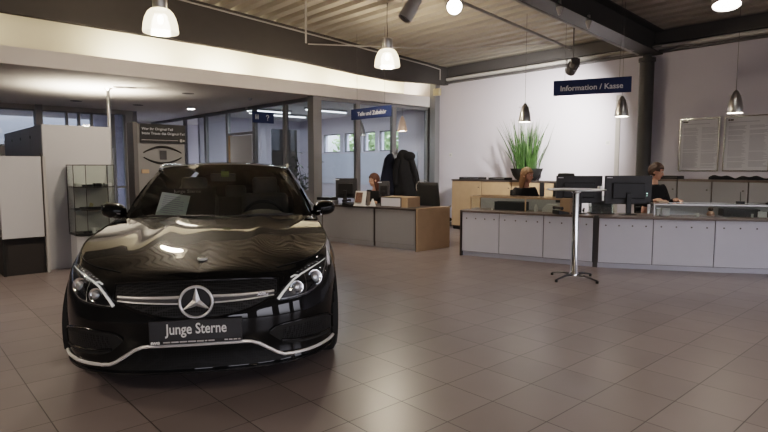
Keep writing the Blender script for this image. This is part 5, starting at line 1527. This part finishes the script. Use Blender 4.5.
b = MB(); b.obox((0,3.52,.72),(1.25,.14,.62),(-.25,0,0)); rb = b.build('rear_seat', LEATHER, car, bevel=.05)
for x in (-.4,0,.4):
    b = MB(); b.obox((x,3.62,1.08),(.24,.09,.16)); b.build('headrest', LEATHER, rb, bevel=.03)
b = MB(); b.obox((.0,1.96,1.285),(.22,.03,.07),(.15,0,0)); b.tube([(0,1.96,1.30),(0,1.98,1.36)], .012, 8); mo_ = b.build('rear_view_mirror', M['black'], car, bevel=.012)
b = MB(); b.obox((.02,1.945,1.315),(.07,.02,.05)); b.build('sensor_sticker', pr('green_sticker',(.16,.20,.06),.6), mo_, smooth=0)
# papers behind the windscreen
t_pr = MB(); t_pr.obox((0,0,.12),(.235,.004,.25),(0,0,0)); 
o = t_pr.build('price_sheet', pr('price_sheet_paper',(.54,.61,.57),.7), smooth=0)
pos = MI @ Vector((-.40,1.54,.965)); o.location = pos; o.rotation_euler = (-.72,.16,CAROT); tag(o, 'pale price sheet propped behind the windscreen of the black car', 'price sheet')
lines = MB()
for k in range(9): lines.box(-.09,.09*(.4+.6*rnd.random()),-.004,-.0025,.03+k*.022,.036+k*.022)
lines.build('print', M['ink'], o, smooth=0)
o = MB().obox((0,0,.13),(.46,.005,.28)).build('display_card', pr('dark_card',(.030,.026,.022),.5), smooth=0)
pos = MI @ Vector((-.28,1.63,.965)); o.location = pos; o.rotation_euler = (-.58,0,CAROT); tag(o, 'dark card standing behind the price sheet in the car windscreen', 'card')
text_mb('Junge Sterne', .045, -.12, .225, -.004).build('card_lettering', M['pipe'], o, smooth=0)
# wipers
for x0,x1 in ((-.62,-.02),(.05,.62)):
    b = MB(); b.tube([(x0,1.44+.12*abs(x0),.978),((x0+x1)/2,1.42,.980),(x1,1.40+.1*abs(x1),.980)], .008, 6); b.build('wiper', M['black'], car)

# ---- front end
# grille
GX = .475
gt = lambda x: .696-.014*(abs(x)/GX)**4
gbm = lambda x: .487+.115*(abs(x)/GX)**2.3
def gcols(m=0): return [(x_, gbm(x_)+m, gt(x_)-m) for x_ in [-GX+GX*2*k/40 for k in range(41)]]
MB().grid(patch(gcols(), .003, 60, 14)).build('grille', GRILL, car, smooth=60)
surr = MB(); pth = [(x_, gt(x_)) for x_ in [-GX+GX*2*k/30 for k in range(31)]]+[(x_, gbm(x_)) for x_ in [GX-GX*2*k/30 for k in range(31)]]+[(-GX, gt(-GX))]
surr.tube(sk(pth,.004,2), .007, 6); surr.build('grille_surround', GLOSS, car)
fr_ = sk([(x_, gt(x_)+.004) for x_ in [-GX+GX*2*k/30 for k in range(31)]], .004, 2)
for sx_ in (-1,1):
    for dz, r_ in ((.016,.0095),(-.019,.0055)):
        pts = []
        for k in range(13):
            x_ = sx_*(.085+(.445-.085)*k/12); q = hitf(x_, .592+dz*(1-.35*k/12)+.012*(k/12)**2, .018); pts.append(q)
        lv = MB(); lv.tube(pts, [r_*(1-.25*k/12) for k in range(13)], 8); lv.build('grille_bar', STRIP, car)
    inf = []
    for k in range(13):
        x_ = sx_*(.085+(.445-.085)*k/12); zc_ = .592+.012*(k/12)**2; inf.append([hitf(x_, zc_+.012*(1-.35*k/12), .014), hitf(x_, zc_-.014*(1-.35*k/12), .014)])
    lv = MB(); lv.grid(inf); lv.build('grille_blade', M['dkgrey'], car)
q = hitf(.375,.600,.030); am = text_mb('AMG', .030, q.x-.03, q.z-.008, q.y, bold=.001); am.build('grille_badge', M['silver'], car, smooth=0)
# star
SY = min(hitf(x_, .585, .0).y for x_ in (-.08,0,.08)) - .028
star = MB(); SC = (0, SY, .588); R_ = .092
star.tube([(SC[0]+R_*math.cos(2*PI*k/48), SC[1], SC[2]+R_*math.sin(2*PI*k/48)) for k in range(49)], .0085, 10, cap=False)
for k in range(3):
    a = PI/2+k*2*PI/3; ux, uz = math.cos(a), math.sin(a); vx, vz_ = -uz, ux
    tip = (SC[0]+ux*R_, SC[1], SC[2]+uz*R_); w1 = .022
    l = (SC[0]+vx*w1+ux*.010, SC[1]+.004, SC[2]+vz_*w1+uz*.010); r = (SC[0]-vx*w1+ux*.010, SC[1]+.004, SC[2]-vz_*w1+uz*.010)
    c_ = (SC[0], SC[1]-.012, SC[2]); bk = (SC[0], SC[1]+.010, SC[2])
    star.add([tip,l,r,c_,bk],[(0,3,1),(0,2,3),(0,1,4),(0,4,2),(1,3,4),(2,4,3)])
star.build('radiator_star', STAR, car, smooth=30)
sb_ = MB(); sb_.lathe([(0,.02),(.085,.02),(.088,.028),(.0,.03)], SC, n=36, axis='y'); sb_.build('star_backing', M['black'], car)
# bonnet badge
bpos = Vector((0,.33,0)); h = BV.ray_cast(Vector((0,.345,2)), Vector((0,0,-1)))
bd = MB(); bd.lathe([(0,.012),(.026,.012),(.032,.008),(.032,-.004)], tuple(h[0]), n=28); bd.build('bonnet_badge', STRIP, car)
bd = MB(); bd.lathe([(.010,.0132),(.021,.0132)], tuple(h[0]), n=24); bd.build('badge_ring', M['edge'], car)
# headlamps: outline in (x, zlow, zhigh), mirrored
HLC = [(.466,.558,.578),(.50,.553,.625),(.54,.553,.664),(.578,.555,.692),(.62,.559,.712),(.66,.565,.727),(.70,.580,.740),(.742,.603,.750),(.768,.655,.757),(.792,.705,.759),(.804,.738,.752)]
for sx_ in (-1,1):
    def side(rows): return [[Vector((sx_*abs(q[0]), q[1], q[2])) for q in r] for r in rows]
    hl = MB(); hl.grid(side(patch(HLC, .0025, 44, 14))); ho = hl.build('headlamp', HLBACK, car, smooth=60)
    # projectors
    for (x_, z_, r_) in ((.712,.655,.050),(.590,.617,.043)):
        q = hitf(x_, z_, .004); q2 = hitf(x_+.01, z_, .004); q3 = hitf(x_, z_+.01, .004)
        nn = (q2-q).cross(q3-q).normalized(); nn = nn if nn.y < 0 else -nn
        nn = (nn*.5+Vector((.15,-1,0.05))*.8).normalized()
        rot = Vector((0,0,1)).rotation_difference(nn).to_matrix()
        for prof, mt, nm in (([(r_*.95,.0),(r_*1.0,.006),(r_*.9,.007),(r_*.62,-.002)], M['chrome'], 'lamp_reflector'), ([(r_*.62,.002),(r_*.5,.010),(r_*.3,.015),(0,.017)], M['lens'], 'projector_lens')):
            mb = MB(); mb.lathe(prof, n=26); mb.v = [tuple(q+rot@Vector(p)) for p in mb.v]; mb.v = [(sx_*abs(p[0]),p[1],p[2]) for p in mb.v]; mb.build(nm, mt, ho, smooth=60)
    # light guide eyebrow from the inner lower corner up and along the top
    gp = [(.472,.564),(.50,.598),(.535,.633),(.57,.662),(.62,.686),(.66,.700),(.703,.714),(.75,.730),(.795,.745)]
    pts = [Vector((sx_*q.x,q.y,q.z)) for q in sk(gp, .009, 3)]
    mb = MB(); mb.tube(pts, [.0095*(1-.70*k/(len(pts)-1)) for k in range(len(pts))], 8); mb.build('light_guide_glint', DRL, ho)
    gp = [(.600,.680),(.575,.684),(.555,.676)]  # small branch: a reflection in the lamp, modelled as a glowing strip
    pts = [Vector((sx_*q.x,q.y,q.z)) for q in sk(gp, .008, 3)]; mb = MB(); mb.tube(pts, .006, 6); mb.build('light_guide_glint', DRL, ho)
    gp = [(.490,.562),(.560,.566),(.640,.572),(.700,.588),(.740,.612),(.765,.660),(.785,.705),(.797,.738)]
    pts = [Vector((sx_*q.x,q.y,q.z)) for q in sk(gp, .006, 3)]; mb = MB(); mb.tube(pts, .0035, 6); mb.build('lower_trim', M['silver'], ho)
    gp = [(.645,.575),(.652,.61),(.650,.65),(.640,.69)]
    pts = [Vector((sx_*q.x,q.y,q.z)) for q in sk(gp, .006, 3)]; mb = MB(); mb.tube(pts, .0035, 6); mb.build('divider', M['silver'], ho)
    for k in range(6):
        x_ = .60+.026*k; q = hitf(x_, .700+.0075*k, .006); mb = MB(); mb.sphere((sx_*q.x,q.y,q.z),(.007,.004,.004),8,6); mb.build('indicator_led', M['silver'], ho)
    hl = MB(); hl.grid(side(patch(HLC, .013, 44, 14))); hl.build('headlamp_cover', HLGLASS, ho, smooth=60)
    # side intake
    IC = [(.418,.366,.374),(.45,.335,.395),(.50,.292,.407),(.56,.272,.413),(.65,.264,.415),(.74,.260,.407),(.80,.258,.390),(.828,.27,.365)]
    mb = MB(); mb.grid(side(patch(IC, .003, 40, 8))); io = mb.build('side_intake', M['black_m'], car, smooth=60)
    IC2 = [(c[0],c[1]+.018,c[2]-.022) for c in IC[2:7]]
    mb = MB(); mb.grid(side(patch(IC2, .006, 30, 8))); mb.build('intake_mesh', GRILL, io, smooth=60)
    pts = [Vector((sx_*q.x,q.y,q.z)) for q in sk([(.420,.378),(.450,.400),(.500,.413),(.600,.419),(.680,.419),(.745,.412),(.805,.396),(.834,.365),(.838,.28)], .005, 4)]
    mb = MB(); mb.tube(pts, .006, 6); mb.build('intake_frame', GLOSS, io)
    pts = [Vector((sx_*q.x,q.y,q.z)) for q in sk([(.49,.312),(.60,.295),(.70,.288),(.81,.284)], .008, 4)]
    mb = MB(); mb.tube(pts, .008, 6); mb.build('intake_fin', GLOSS, io)
# lower intake between silver strip and lip
LC = [(-.56,.195,.205),(-.50,.190,.212),(-.42,.190,.258),(-.35,.190,.306),(-.28,.190,.328),(0,.190,.330),(.28,.190,.328),(.35,.190,.306),(.42,.190,.258),(.50,.190,.212),(.56,.195,.205)]
MB().grid(patch(LC, .003, 70, 8)).build('lower_intake', GRILL2, car, smooth=60)
sp_ = [(-.870,.232),(-.80,.218),(-.72,.212),(-.647,.210),(-.55,.212),(-.50,.219),(-.462,.236),(-.40,.280),(-.355,.312),(-.31,.330),(-.27,.335),(-.15,.337),(0,.338)]
sp_ = sp_+[(-x_,z_) for x_,z_ in reversed(sp_[:-1])]
def bump(x_): return 1
pts = sk(sp_, .010, 4)
st = MB(); st.tube(pts, .0105, 8); st.build('silver_strip', STRIP, car)
# splitter edge
pts = sk([(-.86,.178),(-.7,.174),(-.5,.172),(0,.172),(.5,.172),(.7,.174),(.86,.178)], .006, 5)
MB().tube(pts, .010, 6).build('splitter', GLOSS, car)
# plate
PY = hitf(0,.42,0).y - .030
pl = MB(); pl.box(-.262,.262,PY,PY+.028,.352,.492); po = pl.build('plate_holder', M['black'], car, smooth=0, bevel=.004)
mb = MB(); mb.box(-.258,.258,PY-.003,PY-.0005,.376,.490); mb.build('plate', pr('plate_grey',(.030,.031,.034),.35), po, smooth=0)
tx = text_mb('Junge Sterne', .088, 0, .412, PY-.0045, align='CENTER', bold=.0012)
xmin = min(p[0] for p in tx.v); xmax = max(p[0] for p in tx.v); k_ = .345/(xmax-xmin)
tx.v = [((p[0]-(xmin+xmax)/2)*k_, p[1], p[2]) for p in tx.v]; tx.build('plate_lettering', pr('plate_letters',(.78,.78,.76),.4), po, smooth=0)
mb = text_mb('SWG', .022, -.252, .356, PY-.004, bold=.0015); mb.build('dealer_lettering', M['white2'], po, smooth=0)
mb = MB(); x_ = -.185
while x_ < .245:
    w_s = rnd.uniform(.012,.045); 
    if not (.10 < x_ < .13): mb.box(x_, min(x_+w_s,.25), PY-.001, PY, .360, .368)
    x_ += w_s+.006
mb.build('dealer_line', M['pipe'], po, smooth=0)
# shut lines: bonnet edge and bumper seam
for sx_ in (-1,1):
    ln = [TOP[j]*1.0 for j in range(0, JH+1, 2)]
    pts = [Vector((sx_*(q.x-.004), q.y, q.z+.0035)) for q in ln if q.x > .44]
    # lower the seam slightly inward so it reads as a gap
    mb = MB(); mb.tube(pts, .0035, 5); mb.build('bonnet_gap', M['black_m'], car)
# door mirrors
def sgnp(v, e): return math.copysign(abs(v)**e, v)
for sx_ in (-1,1):
    mb = MB(); rows = []; MX, MY, MZ = .912, 1.84, .998
    for i in range(17):
        th = PI*i/16; rr_ = math.sin(th)**.7
        rows.append([(sx_*(MX+.103*rr_*sgnp(math.cos(2*PI*k/28),.75)), MY-.085*math.cos(th)*(1 if th < PI/2 else .35), MZ+.072*rr_*sgnp(math.sin(2*PI*k/28),.75)*(1.0 if math.sin(2*PI*k/28) > 0 else .88)+.014*rr_*math.cos(2*PI*k/28)) for k in range(29)])
    mb.grid(rows); mo_ = mb.build('door_mirror', PAINT, car, smooth=180)
    mb = MB(); mb.tube([(sx_*.79,MY+.02,.950),(sx_*.83,MY+.015,.950),(sx_*.88,MY+.01,.955)], [.034,.026,.022], 10, flat=.6); mb.build('mirror_foot', GLOSS, mo_)
    mb = MB(); mb.lathe([(0,0),(.088,0)], (sx_*MX,MY+.032,MZ), n=28, axis='y', sy=.66); mb.build('mirror_glass', M['chrome'], mo_)
    mb = MB(); mb.tube([(sx_*(MX-.07+.016*k), MY-.083+.0011*k*k, MZ-.02+.001*k) for k in range(10)], .004, 6); mb.build('mirror_indicator', M['lens'], mo_)
# wheels
for wy, _ in WHEELS:
    for sx_ in (-1,1):
        xo = .895; W_ = .245
        mb = MB(); mb.lathe([(.235,-W_/2),(.300,-W_/2),(.328,-W_/2+.02),(.335,-W_/2+.05),(.335,W_/2-.05),(.328,W_/2-.02),(.300,W_/2),(.235,W_/2)], (sx_*(xo-W_/2),wy,.335), n=48, axis='x'); 
        wh = mb.build('wheel', RUBBER, car, smooth=40)
        mb = MB(); mb.lathe([(.240,-W_/2+.01),(.232,.0),(.228,W_/2-.02),(.243,W_/2-.005),(.243,W_/2+.0)], (0,0,0), n=40, axis='x')
        for k in range(10):
            a = 2*PI*k/10; mb.tube([(W_/2-.03,.04*math.cos(a),.04*math.sin(a)),(W_/2-.015,.13*math.cos(a),.13*math.sin(a)),(W_/2-.012,.232*math.cos(a),.232*math.sin(a))], [.022,.015,.013], 6)
        mb.lathe([(0,W_/2-.005),(.05,W_/2-.01),(.06,W_/2-.05)], n=20, axis='x')
        mb.v = [(sx_*(xo-W_/2+p[0]), wy+p[1], .335+p[2]) for p in mb.v]; mb.build('rim', M['dkgrey'], wh)
        mb = MB(); mb.lathe([(.0,0),(.18,0),(.18,.03),(0,.03)], (sx_*(xo-.15),wy,.335), n=32, axis='x'); mb.build('brake_disc', M['brushed'], wh)
        ar = MB(); xa, xb_ = .56, .885; rows = []
        for k in range(25):
            a = -.35+(PI+.7)*k/24; c_, s_ = wy+.372*math.cos(a), .335+.372*math.sin(a); rows.append([(sx_*xa,wy+.02*math.cos(a),.335+.02*math.sin(a)),(sx_*xa,c_,s_),(sx_*xb_,c_,s_)])
        ar.grid(rows); ar.build('wheel_arch_liner', M['black_m'], car)
# underside
un = []
for i in range(0, NS+1, 3):
    q = wrap[i][0]; un.append([(-q.x,q.y,q.z+.01),(0,q.y,q.z+.01),(q.x,q.y,q.z+.01)])
MB().grid(un).build('underbody', M['black_m'], car, smooth=0)
bm_.free()
# ------------------------------------------------------------------ view settings
scene.view_settings.view_transform = 'Filmic'
scene.view_settings.look = LOOK
scene.view_settings.exposure = EXPO
scene.cycles.max_bounces = 8
scene.cycles.transparent_max_bounces = 12
scene.cycles.caustics_reflective = False; scene.cycles.caustics_refractive = False
scene.cycles.use_denoising = True
scene.cycles.sample_clamp_indirect = 4.0
